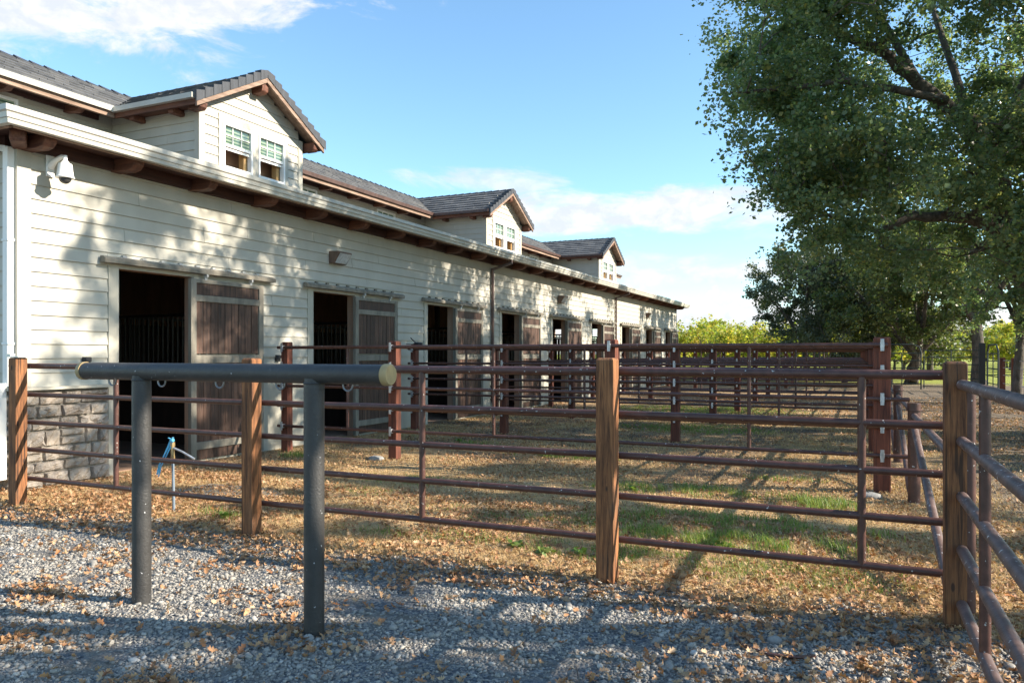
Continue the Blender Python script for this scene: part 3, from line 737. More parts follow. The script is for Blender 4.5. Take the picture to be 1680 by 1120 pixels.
# ------------------------------------------------------------------ things on the wall
t = thing('security_camera', 'white dome security camera on a wall bracket under the eave', 'camera', (WX+.02, 6.07, 3.85))
m = MB(); m.box(WX+.018, WX+.04, 6.01, 6.11, 3.73, 4.0); part('mount_plate', m, M['white'], t, bevel=.006)
m = MB(); m.tube([(WX+.03, 6.06, 3.86), (WX+.12, 6.06, 3.92), (WX+.25, 6.06, 3.955), (WX+.30, 6.06, 3.95), (WX+.30, 6.06, 3.86)], [.05,.032,.026,.026,.026], 12); part('arm', m, M['white'], t, smooth=True)
m = MB(); m.tube([(WX+.30, 6.06, 3.90), (WX+.30, 6.06, 3.865), (WX+.30, 6.06, 3.86), (WX+.30, 6.06, 3.72), (WX+.30, 6.06, 3.70), (WX+.30, 6.06, 3.69)], [.03,.055,.075,.092,.105,.10], 24); part('housing', m, M['white'], t, smooth=True)
m = MB(); m.ball((WX+.30, 6.06, 3.69), .068, 20, 8, -1+1e-3, .0); part('dome', m, M['smoke'], t, smooth=True)
for i, (yl, lab) in enumerate([(11.6, 'brown wall floodlight nearest the camera, over the second stall door'), (23.4, 'middle brown wall floodlight on the stable wall between two downspouts'), (34.85, 'farthest brown wall floodlight, near the far end of the stable wall')]):
    t = thing('wall_floodlight', lab, 'wall light', (WX+.02, yl, 3.37), 'floodlights on the stable wall')
    m = MB(); m.prism([(WX+.016, 3.27), (WX+.016, 3.5), (WX+.24, 3.49), (WX+.25, 3.47), (WX+.12, 3.27)], 'y', yl-.2, yl+.2); part('housing', m, M['bronze'], t, bevel=.012)
    m = MB(); m.add([(WX+.253, yl-.17, 3.455), (WX+.253, yl+.17, 3.455), (WX+.135, yl+.17, 3.28), (WX+.135, yl-.17, 3.28)], [(0,1,2,3)]); part('lens', m, M['lens'], t)
for yl, zl, lab in ((6.53, 1.5, 'small black outlet box on the siding left of the first door'), (10.02, 1.52, 'small black outlet box on the siding between the first two doors')):
    m = MB(); m.box(WX+.01, WX+.06, yl-.045, yl+.045, zl-.05, zl+.06); m.box(WX+.06, WX+.085, yl-.04, yl+.04, zl-.0, zl+.055)
    solo('outlet_box', m, M['black'], (WX, yl, zl), lab, 'outlet', 'outlet boxes', bevel=.004)

# ------------------------------------------------------------------ fences
def post_mesh(x, y, w_, h, jit=0):
    m = MB(); a = w_/2; c = .012
    vs = []
    for z, k in ((0, a), (h-c*1.2, a), (h, a-c)):
        vs += [(x-k, y-k, z), (x+k, y-k, z), (x+k, y+k, z), (x-k, y+k, z)]
    return m.add(vs, [(3,2,1,0), (0,1,5,4), (1,2,6,5), (2,3,7,6), (3,0,4,7), (4,5,9,8), (5,6,10,9), (6,7,11,10), (7,4,8,11), (8,9,10,11)])
# front fence
FY = 5.25
t = thing('pipe_fence', 'nearest brown pipe fence with light brown square wooden posts along the gravel edge', 'fence', (-4.86, FY, 0), 'pipe fences round the paddocks')
FP = [(-8.07, 1.56, .125), (-4.86, 1.56, .122), (-1.60, 1.57, .13), (.53, 1.555, .118)]
for x, h, w_ in FP: part('post', post_mesh(x, FY-.09, w_, h), M['post'], t, bevel=.006)
rz = [1.47, 1.165, .87, .58, .27]
segs = [(-8.36, -4.86), (-4.86, -1.60), (-1.60, .46)]
for z in rz:
    m = MB(); m.tube([(-8.36, FY+.02, z), (-4.9, FY+.02, z-.004), (-1.6, FY+.02, z+.004), (.53, FY+.02, z)], .03 if z > 1.4 else .025, 12); part('rail', m, M['pipe'], t, smooth=True)
for x in (-6.72, -3.18, .03):
    m = MB(); m.tube([(x, FY+.02, .27), (x, FY+.02, 1.46)], .025, 12); part('upright', m, M['pipe'], t, smooth=True)
m = MB(); m.box(-8.17, -7.97, FY-.15, FY-.02, 1.562, 1.575); m.box(-8.2, -8.13, FY-.13, FY-.08, 1.575, 1.60)
solo('tin_plate', m, M['galv'], (-8.07, FY-.09, 1.562), 'bent grey tin plate lying on top of the leftmost post', 'metal plate')
# right hand near fence running past the viewer
t = thing('pipe_fence', 'pipe fence with worn rails in a lit tone running out of frame at the right edge', 'fence', (.58, 4.2, 0), 'pipe fences round the paddocks')
for z in (1.42, 1.09, .77, .46, .14):
    m = MB(); m.tube([(.56, FY-.07, z), (.57, 1.7, z-.005)], .031, 14); part('rail', m, M['pipelit'], t, smooth=True)
for y in (4.28, 2.6):
    m = MB(); m.tube([(.565, y, .12), (.565, y, 1.40)], .026, 12); part('upright', m, M['pipe'], t, smooth=True)
m = MB(); m.tube([(.60, FY-.12, .1), (.60, FY-.12, 1.43)], .032, 12); part('end_pipe', m, M['pipe'], t, smooth=True)
part('post', post_mesh(.65, 1.6, .15, 1.55), M['post'], t)
# low galvanised rail fence beyond, on round posts
t = thing('round_post_fence', 'low rail fence on round brown pipe posts with slanting braces beyond the corner post', 'fence', (.56, 9.15, 0), 'pipe fences round the paddocks')
for y, h in ((9.15, 1.0), (12.6, 1.06), (16.0, 1.05)):
    m = MB(); m.tube([(.56, y, 0), (.56, y, h), (.56, y, h+.001), (.56, y, h+.075)], [.062,.062,.066,.066], 18); m.tube([(.56, y, h-.005), (.56, y, h+.005)], .082, 18)
    p_ = part('post', m, M['pipe'], t, smooth=True)
    m = MB(); m.tube([(.56, y-.058, h-.07), (.56, y-.068, h-.07)], .035, 14); part('socket', m, M['black'], p_)
for ya_, yb_, z in ((5.35, 9.1, .94), (9.2, 12.55, .97), (12.65, 16., .97)):
    m = MB(); m.tube([(.56, ya_, z), (.56, yb_, z)], .032, 12); part('rail', m, M['pipelit'], t, smooth=True)
    m = MB(); m.tube([(.53, ya_+.1, .12), (.56, yb_-.05, z-.14)], .034, 12); part('brace', m, M['pipelit'], t, smooth=True)
# paddock dividers
RZ2 = [1.70, 1.40, 1.08, .76, .43]
def divider(y, label, clamps, name='pipe_fence'):
    t = thing(name, label, 'fence', (-3, y, 0), 'pipe fences round the paddocks')
    for x, w_ in ((-8.48, .13), (-6.4, .14), (-2.98, .15), (.27, .18)):
        p_ = part('post', post_mesh(x, y+.10, w_, 1.79), M['redpost'], t, bevel=.006)
        if clamps:
            for z in RZ2:
                c_ = MB(); c_.box(x-.02, x+.02, y-.035, y-.03, z-.07, z+.07); c_.box(x-.022, x+.022, y-.034, y+.03, z-.032, z+.032)
                part('clamp', c_, M['galv'], p_, bevel=.003)
    for z in RZ2:
        m = MB(); m.tube([(-8.58, y, z), (-3, y, z+.004), (.55 if z < 1.3 and y < 12 else .33, y, z)], .024 if z < 1.6 else .027, 10); part('rail', m, M['pipe'], t, smooth=True)
    for x in (-7.2, -4.68, -1.2):
        m = MB(); m.tube([(x, y, .43), (x, y, 1.7)], .023, 10); part('upright', m, M['pipe'], t, smooth=True)
    return t
YF = [9.7, 13.65, 17.6, 21.5, 25.5, 29.4, 33.4, 37.3, 41.2]
ordn = ['second', 'third', 'fourth', 'fifth', 'sixth', 'seventh', 'eighth', 'ninth', 'farthest']
divider(YF[0], 'second pipe fence from the viewer with dark red square posts and shiny clamps', True)
t3 = divider(YF[1], 'third pipe fence from the viewer, carrying a black strap on its left post', True)
for i in range(2, 9):
    c = copy_tree(t3); c.location = (-3, YF[i], 0)
    c['label'] = ('farthest' if i == 8 else ordn[i]) + ' pipe fence from the viewer across the row of paddocks'
# paddock end gates (edge-on from here)
proto = None
for i in range(8):
    ya_, yb_ = YF[i]+.25, YF[i+1]-.1; lab = 'pipe gate closing the right end of the %s paddock, seen edge-on' % ordn[i]
    if proto is None:
        t = thing('paddock_gate', lab, 'gate', (.3, ya_, 0), 'gates at the right end of the paddocks'); proto = t
        for z in RZ2:
            m = MB(); m.tube([(.3, ya_, z-.02), (.3, yb_, z-.02)], .022, 8); part('rail', m, M['pipe'], t, smooth=True)
        for yy in (ya_+.02, (ya_+yb_)/2, yb_-.02):
            m = MB(); m.tube([(.3, yy, .35), (.3, yy, 1.7)], .022, 8); part('upright', m, M['pipe'], t, smooth=True)
    else:
        c = copy_tree(proto); c.location = (.3, ya_, 0); c['label'] = lab
m = MB(); m.tube([(-8.48+.0, 13.72, 1.80), (-8.40, 13.74, 1.815), (-8.30, 13.76, 1.80)], .03, 8); m.tube([(-8.44, 13.74, 1.82), (-8.50, 13.72, 1.88), (-8.56, 13.72, 1.93)], .012, 6)
m.box(-8.64, -8.34, 13.66, 13.84, 1.792, 1.806)
solo('strap', m, M['black'], (-8.48, 13.75, 1.792), 'black strap and flat pad left on top of a red post', 'strap')

# ------------------------------------------------------------------ hitching rail
HY = 3.48
t = thing('hitching_rail', 'charcoal steel pipe hitching rail on two posts standing in the gravel', 'hitching rail', (-3.5, HY, 0))
m = MB(); m.tube([(-4.73, HY, 1.485), (-2.33, HY, 1.485)], .056, 32); tb = part('top_bar', m, M['hitch'], t, smooth=True)
for a, b in ((-4.765, -4.725), (-2.335, -2.295)):
    m = MB(); s_ = 1 if a > -3 else -1; e = b if s_ > 0 else a; f0 = a if s_ > 0 else b
    m.tube([(f0, HY, 1.485), (e-s_*.008, HY, 1.485), (e, HY, 1.485)], [.060,.060,.054], 32); part('end_cap', m, M['cap'], tb, smooth=True)
for x in (-4.2, -2.815):
    m = MB(); m.tube([(x, HY, -.02), (x, HY, 1.40), (x, HY, 1.46)], [.058,.058,.056], 28)
    m.ring((x, HY, 1.432), .058, .006, 'z'); part('post', m, M['hitch'], t, smooth=True)
for x in (-4.47, -4.02, -3.53, -3.06, -2.58):
    m = MB(); m.ring((x, HY, 1.425), .033, .0055, 'y', a0=R(165), a1=R(375)); part('ring', m, M['steel'], t, smooth=True)

# ------------------------------------------------------------------ standpipe
t = thing('water_standpipe', 'grey water standpipe with a valve and a blue ribbon tied on top', 'standpipe', (-6.33, 5.62, 0))
m = MB(); m.tube([(-6.32, 5.62, 0), (-6.335, 5.62, .52)], .014, 10); part('riser', m, M['greypipe'], t, smooth=True)
m = MB(); m.tube([(-6.335, 5.62, .5), (-6.335, 5.62, .56)], .021, 8); m.tube([(-6.335, 5.62, .56), (-6.34, 5.62, .66)], .018, 10); m.tube([(-6.34, 5.62, .66), (-6.34, 5.62, .70)], .024, 8); part('valve', m, M['brass'], t, smooth=True)
m = MB(); m.tube([(-6.33, 5.62, .645), (-6.22, 5.63, .61), (-6.08, 5.66, .54)], .011, 8); part('outlet_arm', m, M['galv'], t, smooth=True)
m = MB(); pts = [(-6.34, 5.60, .73), (-6.37, 5.595, .66), (-6.43, 5.59, .55), (-6.48, 5.585, .47), (-6.50, 5.585, .42), (-6.51, 5.58, .36)]
for w_, off in ((.014, 0), (.010, .02)):
    vs = []
    for k, p in enumerate(pts): vs += [(p[0]-w_+off, p[1], p[2]-off), (p[0]+w_+off, p[1]+.006*math.sin(k*2), p[2]-off+.004)]
    m.add(vs, [(2*k, 2*k+1, 2*k+3, 2*k+2) for k in range(len(pts)-1)])
m.ball((-6.34, 5.615, .72), .024, 8, 5); m.beam((-6.34, 5.61, .73), (-6.31, 5.60, .75), .02, .006); m.beam((-6.34, 5.61, .73), (-6.375, 5.60, .745), .02, .006)
part('ribbon', m, M['ribbon'], t)
m = MB(); m.prism([(-7.3, 6.35), (-6.2, 6.25), (-5.9, 6.75), (-6.3, 7.0), (-7.2, 6.95)], 'z', -.02, .012)
struct('concrete_pad', m, M['concrete'], 'thin grey concrete slab sunk in the straw before the first door', 'slab')
# lumps of concrete at post feet, stones
def lump(x, y, r, h, lab, seed):
    rl = random.Random(seed); m = MB(); m.ball((x, y, h*.3), r, 12, 7, sc=(1.2, .8, h/r))
    m.v = [(a+rl.uniform(-.1, .1)*r, b+rl.uniform(-.1, .1)*r, max(-.01, c+rl.uniform(-.1, .1)*h)) for a, b, c in m.v]
    solo('rock', m, M['concrete'], (x, y, 0), lab, 'rock', 'loose rocks', smooth=True)
lump(.12, 9.35, .12, .05, 'flat grey rock at the foot of the thick dark red post', 1)
lump(-6.6, 9.6, .12, .05, 'small grey rock at the foot of a dark red post near the second door', 2)
lump(-.41, 4.44, .035, .03, 'white rounded stone on the gravel just before the front fence', 3)
lump(-2.79, 3.40, .03, .028, 'pale stone against the foot of the right hitching post', 4)
m = MB(); m.tube([(-.62, 4.40, .012), (-.55, 4.27, .018), (-.42, 4.20, .02), (-.28, 4.22, .02), (-.2, 4.30, .012)], .009, 8)
solo('hose', m, M['pipe'], (-.4, 4.25, 0), 'short curved dark hose lying on leafy gravel', 'hose', smooth=True)
rt = random.Random(77)
for i, (x, y, L_, a, lab) in enumerate([(-.98, 4.75, .35, -1.0, 'thin bent twig by the middle wooden post'), (.28, 4.05, .42, .9, 'pale straight twig below the corner post'), (-1.25, 3.55, .22, 2.0, 'short twig on open gravel in front of the fence'), (-2.4, 2.75, .3, .3, 'dark twig lying near the bottom edge of the gravel')]):
    m = MB(); dx, dy = math.cos(a)*L_/2, math.sin(a)*L_/2
    m.tube([(x-dx, y-dy, .012), (x-.01, y+.015, .025), (x+dx, y+dy, .012)], [.004,.0035,.002], 5)
    solo('twig', m, M['bark'] if i != 1 else M['straw'], (x, y, 0), lab, 'twig', 'twigs on the gravel')

# ------------------------------------------------------------------ far fences, gate, tubs
def pix(u, v, z=0):   # only used offline to find these numbers
    s_ = (u-840)/1247; dz = (580-v)/1247; tt = (z-1.6)/dz
    return ((-math.sin(A)+math.cos(A)*s_)*tt, (math.cos(A)+math.sin(A)*s_)*tt)
def run_rails(t, a, b, zs, r=.022, mat='green_pipe', ups=()):
    for z in zs:
        m = MB(); m.tube([(a[0], a[1], z), (b[0], b[1], z)], r, 8); part('rail', m, M[mat], t, smooth=True)
    for k in ups:
        x, y = a[0]+(b[0]-a[0])*k, a[1]+(b[1]-a[1])*k; m = MB(); m.tube([(x, y, .1), (x, y, zs[0])], r, 8); part('upright', m, M[mat], t, smooth=True)
P0 = (.6, 37.2); P1 = (2.55, 37.3); P2 = (4.72, 37.0)
t = thing('arched_fence', 'dark green pipe panel with rounded top corner beyond the paddocks', 'gate', (*P0, 0), 'far green pipe panels')
run_rails(t, P0, P1, [1.62,1.3,.98,.66,.3], ups=(0, .62))
m = MB(); m.tube([(.6, 37.2, 2.0), (2.25, 37.28, 2.0), (2.48, 37.29, 1.9), (2.55, 37.3, 1.65), (2.55, 37.3, .05)], .028, 8); part('frame', m, M['green_pipe'], t, smooth=True)
t = thing('green_pipe_fence', 'dark green pipe fence between the arched panel and the black gate post', 'gate', (*P1, 0), 'far green pipe panels')
run_rails(t, (2.62, 37.3), P2, [1.74,1.44,1.14,.84,.54,.2], ups=(.02, .5, .98)); m = MB(); m.tube([(3.4, 37.2, .85), (4.6, 37.05, .25)], .03, 8); part('brace', m, M['pipe'], t)
m = post_mesh(4.78, 37.0, .22, 2.05); solo('gate_post', m, M['black'], (4.78, 37.0, 0), 'thick black post beside the small arched gate', 'post')
t = thing('arched_gate', 'small dark arched walk-through gate beside the black post', 'gate', (4.95, 35.4, 0), 'far green pipe panels')
Ga, Gb = Vector((4.95, 36.8)), Vector((4.98, 34.3))
m = MB(); m.tube([(4.93, 36.7, 0), (4.93, 36.7, 1.7), (4.94, 36.4, 1.95), (4.96, 34.7, 1.95), (4.98, 34.4, 1.7), (4.98, 34.4, 0)], .035, 8); part('frame', m, M['green_pipe'], t, smooth=True)
run_rails(t, (4.94, 36.6), (4.98, 34.4), [1.6,1.3,1.0,.7,.4,.12], .02, 'green_pipe', (.5,))
t = thing('wire_fence', 'wooden post and wire fence coming forward from the arched gate at the right edge', 'fence', (5, 31, 0))
for x, y in ((4.95, 33.3), (5.05, 31.6), (5.0, 29.0), (5.3, 26.0)): part('post', post_mesh(x, y, .17, 1.45), M['redpost'], t)
for z in (1.35, 1.08, .8, .5, .25):
    m = MB(); m.tube([(4.95, 33.3, z), (5.05, 31.6, z-.01), (5.0, 29., z), (5.3, 26., z), (6.2, 22, z)], .012, 6); part('wire', m, M['galv'], t)
for i, (x, y, lab) in enumerate([(-5.6, 39.3, 'round black feed tub on the ground in a distant paddock'), (-8.0, 43.5, 'round black feed tub beyond the far end of the stable wall')]):
    m = MB(); m.tube([(x, y, 0), (x, y, .38), (x, y, .40), (x, y, .36), (x, y, .05)], [.36,.42,.44,.38,.34], 20)
    solo('feed_tub', m, M['black'], (x, y, 0), lab, 'tub', 'feed tubs', smooth=True)

# ------------------------------------------------------------------ scatter utilities
def hash2(ix, iy, s):
    h = (ix*374761393 + iy*668265263 + s*1442695041) & 0xffffffff
    h = ((h ^ (h >> 13))*1274126177) & 0xffffffff
    return ((h ^ (h >> 16)) & 0xffff)/65535.
def vnoise(x, y, f, s=0, octs=3):
    out = np.zeros_like(x); amp = 1.; tot = 0
    for o in range(octs):
        X, Y = x*f, y*f; ix, iy = np.floor(X).astype(np.int64), np.floor(Y).astype(np.int64); fx, fy = X-ix, Y-iy
        fx = fx*fx*(3-2*fx); fy = fy*fy*(3-2*fy)
        v = hash2(ix, iy, s)*(1-fx)*(1-fy)+hash2(ix+1, iy, s)*fx*(1-fy)+hash2(ix, iy+1, s)*(1-fx)*fy+hash2(ix+1, iy+1, s)*fx*fy
        out += v*amp; tot += amp; amp *= .5; f *= 2.03; s += 1
    return out/tot
def rotm(yaw, pitch, roll):
    cy, sy, cp, sp, cr, sr = np.cos(yaw), np.sin(yaw), np.cos(pitch), np.sin(pitch), np.cos(roll), np.sin(roll)
    Rm = np.empty((len(yaw), 3, 3))
    Rm[:,0,0] = cy*cp; Rm[:,0,1] = cy*sp*sr-sy*cr; Rm[:,0,2] = cy*sp*cr+sy*sr
    Rm[:,1,0] = sy*cp; Rm[:,1,1] = sy*sp*sr+cy*cr; Rm[:,1,2] = sy*sp*cr-cy*sr
    Rm[:,2,0] = -sp;   Rm[:,2,1] = cp*sr;          Rm[:,2,2] = cp*cr
    return Rm
def scatter(name, T, F, P, Rm, sc, m, label, cat, kind='stuff', smooth=False, parent=None, loc=(0,0,0)):
    """T (k,3) or (n,k,3) template, F (f,c) faces, P (n,3), Rm (n,3,3), sc (n,) or (n,3)"""
    n = len(P); T = np.asarray(T, float)
    if T.ndim == 2: T = np.broadcast_to(T, (n, *T.shape))
    sc = sc[:, None, None] if sc.ndim == 1 else sc[:, None, :]
    V = np.einsum('nij,nkj->nki', Rm, T*sc)+P[:, None, :]
    k = T.shape[1]; FF = (np.asarray(F)[None]+(np.arange(n)*k)[:, None, None]).reshape(-1, np.asarray(F).shape[1])
    me = mesh_np(name, V.reshape(-1, 3)-np.array(loc), FF)
    if smooth: me.polygons.foreach_set('use_smooth', np.ones(len(me.polygons), bool))
    o = fin(name, me, m, parent, None, False)
    if parent is None:
        o.location = loc; o['label'] = label; o['category'] = cat
        if kind: o['kind'] = kind
    return o
def U(a, b, n): return rng.uniform(a, b, n)
def inview(x, y, z=0., mg=80):
    D = -math.sin(A)*x+math.cos(A)*y; s_ = math.cos(A)*x+math.sin(A)*y
    u = 840+1247*s_/np.maximum(D, .1); v = 580+1247*1.6/np.maximum(D, .1)
    return (D > .5) & (u > -mg) & (u < 1680+mg) & (v < 1120+mg*1.6)
def outside_bld(x, y): return ~((x < WX+.12) & (y > Y0-.12))

# pebbles
t_ = (1+5**.5)/2; ico = np.array([(-1,t_,0),(1,t_,0),(-1,-t_,0),(1,-t_,0),(0,-1,t_),(0,1,t_),(0,-1,-t_),(0,1,-t_),(t_,0,-1),(t_,0,1),(-t_,0,-1),(-t_,0,1)])/1.902
icf = np.array([(0,11,5),(0,5,1),(0,1,7),(0,7,10),(0,10,11),(1,5,9),(5,11,4),(11,10,2),(10,7,6),(7,1,8),(3,9,4),(3,4,2),(3,2,6),(3,6,8),(3,8,9),(4,9,5),(2,4,11),(6,2,10),(8,6,7),(9,8,1)])
n = 300000; x = U(-10, 2.2, n); y = U(1.9, 6., n)
D = -math.sin(A)*x+math.cos(A)*y
keep = inview(x, y) & outside_bld(x, y) & (y+.9*(vnoise(x, y, 1.3, 5)-.5) < 5.0+rng.normal(0, .12, n)) & (rng.random(n) < np.clip(3.4/D, 0, 1)) & (vnoise(x, y, 2.2, 9)+rng.normal(0, .12, n) > .36)
x, y = x[keep], y[keep]; n = len(x); s_ = np.exp(rng.normal(math.log(.0066), .45, n)); s_ = np.clip(s_, .004, .03)
T = ico[None]*(1+rng.normal(0, .13, (n, 12, 1)))
scatter('gravel', T, icf, np.stack([x, y, s_*.25], 1), rotm(U(0, 6.28, n), rng.normal(0, .3, n), rng.normal(0, .3, n)), np.stack([s_*U(.9, 1.5, n), s_*U(.8, 1.1, n), s_*U(.4, .8, n)], 1), M['pebble'], 'loose blue grey gravel stones in the foreground yard', 'gravel', smooth=True)

# fallen leaves
st_t = [0, .12, .25, .36, .5, .62, .76, .88, 1.]; wd_ = [.015, .03, .2, .09, .30, .12, .27, .10, .0]
LT = []
for t0, ww in zip(st_t, wd_): LT += [(-ww, t0-.5+(.05 if ww > .15 else 0), 0), (0, t0-.5, 0), (ww, t0-.5+(.05 if ww > .15 else 0), 0)]
LT = np.array(LT); LF = []
for i in range(8): LF += [(3*i, 3*i+1, 3*i+4, 3*i+3), (3*i+1, 3*i+2, 3*i+5, 3*i+4)]
def leafT(n, T0):
    T = np.broadcast_to(T0, (n, *T0.shape)).copy(); cu = U(.2, 2.2, n)[:, None]; be = rng.normal(.5, .8, n)[:, None]
    T[:, :, 2] = cu*T[:, :, 0]**2*1.5+be*T[:, :, 1]**2*.9+rng.normal(0, .03, T[:, :, 0].shape); return T
n = 130000; x = U(-9.5, 3.2, n); y = U(1.9, 7.5, n)
dens = np.where(y < 4.6, np.clip((vnoise(x, y, 2.1, 21)-.60)*6, .12, 1)*.42, .5)
dens = np.where((y > 4.1) & (y < 5.5), np.maximum(dens, np.exp(-((y-4.98)/.27)**2)*.33), dens)
dens = np.where((x > -1.2) & (y < 4.7), np.maximum(dens, .12+.40*np.clip((x+1.2)/1.8, 0, 1)), dens); dens = np.where(y > 5.3, .22+.35*(vnoise(x, y, 1.2, 71) > .53), dens)
for px, py in ((-2.815, 3.42), (-4.9, 5.05), (-4.3, 2.7), (-3.1, 2.55), (-4.9, 3.3)): dens = np.maximum(dens, .8*np.exp(-(((x-px)/.28)**2+((y-py)/.2)**2)))
keep = inview(x, y) & outside_bld(x, y) & (rng.random(n) < dens*.62); x, y = x[keep], y[keep]; n = len(x)
scatter('fallen_leaves', leafT(n, LT), LF, np.stack([x, y, U(.008, .026, n)], 1), rotm(U(0, 6.28, n), rng.normal(0, .45, n), rng.normal(0, .45, n)), U(.03, .072, n), M['fallen'], 'dry orange brown oak leaves strewn over gravel and paddock edge', 'leaves')
# farther litter, simple folded leaves
ST = np.array([(-.28,0,0),(0,-.5,0),(.28,0,0),(0,.5,0)]); SF = [(0,1,3),(1,2,3)]
n = 150000; y = 7.2+(U(0, 1, n)**1.7)*24; x = U(-9.5, 9.5, n)
keep = inview(x, y) & outside_bld(x, y) & (vnoise(x, y, .9, 33)+rng.normal(0, .15, n) > .52); x, y = x[keep], y[keep]; n = len(x)
T = np.broadcast_to(ST, (n, 4, 3)).copy(); T[:, [0, 2], 2] += U(-.1, .3, (n))[:, None]
scatter('leaf_litter', T, SF, np.stack([x, y, U(.006, .03, n)], 1), rotm(U(0, 6.28, n), rng.normal(0, .5, n), rng.normal(0, .5, n)), U(.02, .05, n)*(1+(y-7)*.03), M['fallen'], 'thin brown leaf litter over the paddocks and the lane', 'leaves')
# dry straw blades
BT = np.array([(-.5,0,0),(.5,0,0),(.3,.0,.55),(-.3,0,.55),(0,.25,1.)]); BF = [(0,1,2,3)]; 
def blades(name, x, y, h, wv, lean, m, label, cat):
    n = len(x); T = np.zeros((n, 5, 3)); T[:, 0, 0] = -.5; T[:, 1, 0] = .5; T[:, 2, 0] = .32; T[:, 3, 0] = -.32
    T[:, :, 0] *= wv[:, None]; T[:, 2:4, 2] = h[:, None]*.55; T[:, 2:4, 1] = (h*lean*.3)[:, None]; T[:, 4, 2] = h*(1-.3*np.minimum(lean, 1.5)); T[:, 4, 1] = h*lean
    F = np.array([(0,1,2),(0,2,3),(3,2,4)])
    return scatter(name, T, F, np.stack([x, y, np.zeros(n)], 1), rotm(U(0, 6.28, n), np.zeros(n), np.zeros(n)), np.ones(n), m, label, cat)
n = 420000; y = 4.7+(U(0, 1, n)**1.5)*15; x = U(-9, 6, n)
keep = inview(x, y) & outside_bld(x, y) & (y+.8*(vnoise(x, y, 1.3, 5)-.5) > 5.05) & (vnoise(x, y, 1.3, 41)+rng.normal(0, .12, n) > np.where(y > 10, .52, .42)) & ((x < 1.5) | (rng.random(n) < .3)); x, y = x[keep], y[keep]; n = len(x)
blades('dry_grass', x, y, U(.015, .055, n), U(.0028, .0055, n)*(1+(y-5)*.06), U(.5, 2.2, n), M['straw'], 'dry golden straw and dead grass over the paddocks', 'dry grass')
# green grass patches: (x, y, rx, ry, density, height)
patches = [(-4.15,11.2,.8,.35,.9,.09),(-5.3,8.2,.6,.25,.6,.06),(-1.0,7.4,1.2,.28,.8,.09),(-1.9,8.9,1.0,.3,.8,.08),(-.4,8.6,.35,.3,1.,.12),(-.95,6.6,.85,.3,1.,.11),(-1.6,6.95,.9,.3,.6,.07),
 (-2.1,5.75,.35,.14,.6,.06),(-2.8,5.95,.5,.22,.5,.06),(-5.75,5.65,.35,.12,.6,.08),(-.9,5.8,.9,.3,.7,.05),(-.2,5.9,.5,.4,.5,.05),(-1.6,5.9,.4,.25,.7,.06),(-7.9,9.4,.25,.2,.6,.12),(-3.2,16.2,1.4,.8,.8,.06),(-3.9,22,2.2,1.2,.8,.06),(-1.2,19,1.,.6,.5,.05),(-5.3,7.3,.5,.2,.3,.05),(-2.9,6.8,1.,.25,.35,.05),(-3.7,5.7,.5,.12,.5,.06),(-6.2,12.1,.4,.2,.6,.06),(-8.0,12.6,.2,.2,.5,.08),(-.8,10.2,.5,.2,.4,.06)]
gx = []; gy = []; gh = []
for px, py, rx, ry, dn, hh in patches:
    k = int(9000*rx*ry*dn*3.0/(1+max(0, py-9)*.12)); a = U(0, 6.28, k); r_ = np.sqrt(U(0, 1, k))
    qx, qy = px+rx*r_*np.cos(a)*1.45, py+ry*r_*np.sin(a)*1.45; kp = (vnoise(qx, qy, 5, 51) > .45) & (rng.random(k) < 1.0-r_**1.6); gx.append(qx[kp]); gy.append(qy[kp]); gh.append(np.full(kp.sum(), hh))
x, y, hh = map(np.concatenate, (gx, gy, gh)); n = len(x)
blades('grass', x, y, hh*U(.5, 1.25, n), U(.004, .007, n)*(1+np.maximum(y-6, 0)*.05), U(.1, 1.1, n), M['grass'], 'fresh green grass growing in patches between straw', 'grass')
# little broad-leaved weeds
k = 0
for px, py in [(-2.55,5.72),(-2.25,5.62),(-2.0,5.68),(-5.55,5.55),(-2.35,8.6),(-1.0,6.4),(-6.6,12.2)]:
    m_ = 26; a = U(0, 6.28, m_); r_ = U(.0, .09, m_); P = np.stack([px+r_*np.cos(a), py+r_*np.sin(a)*.7, U(.02, .06, m_)], 1)
    o = scatter('weed', ST*np.array([1.6,1,1]), SF, P, rotm(a, rng.normal(0, .4, m_), rng.normal(0, .4, m_)), U(.045, .07, m_), M['grass'], ['broad-leaved green weed in front of the fence left of the middle post','small green weed just left of the middle wooden post','leafy green weed touching the middle wooden post','green weed beside the second post from the left','dark weed rosette in mid paddock behind the front fence','green weed at the right of the grass patch','tiny weed at the foot of the second door'][k], 'weed', kind=None, loc=(px, py, 0)); o['group'] = 'weeds'; k += 1

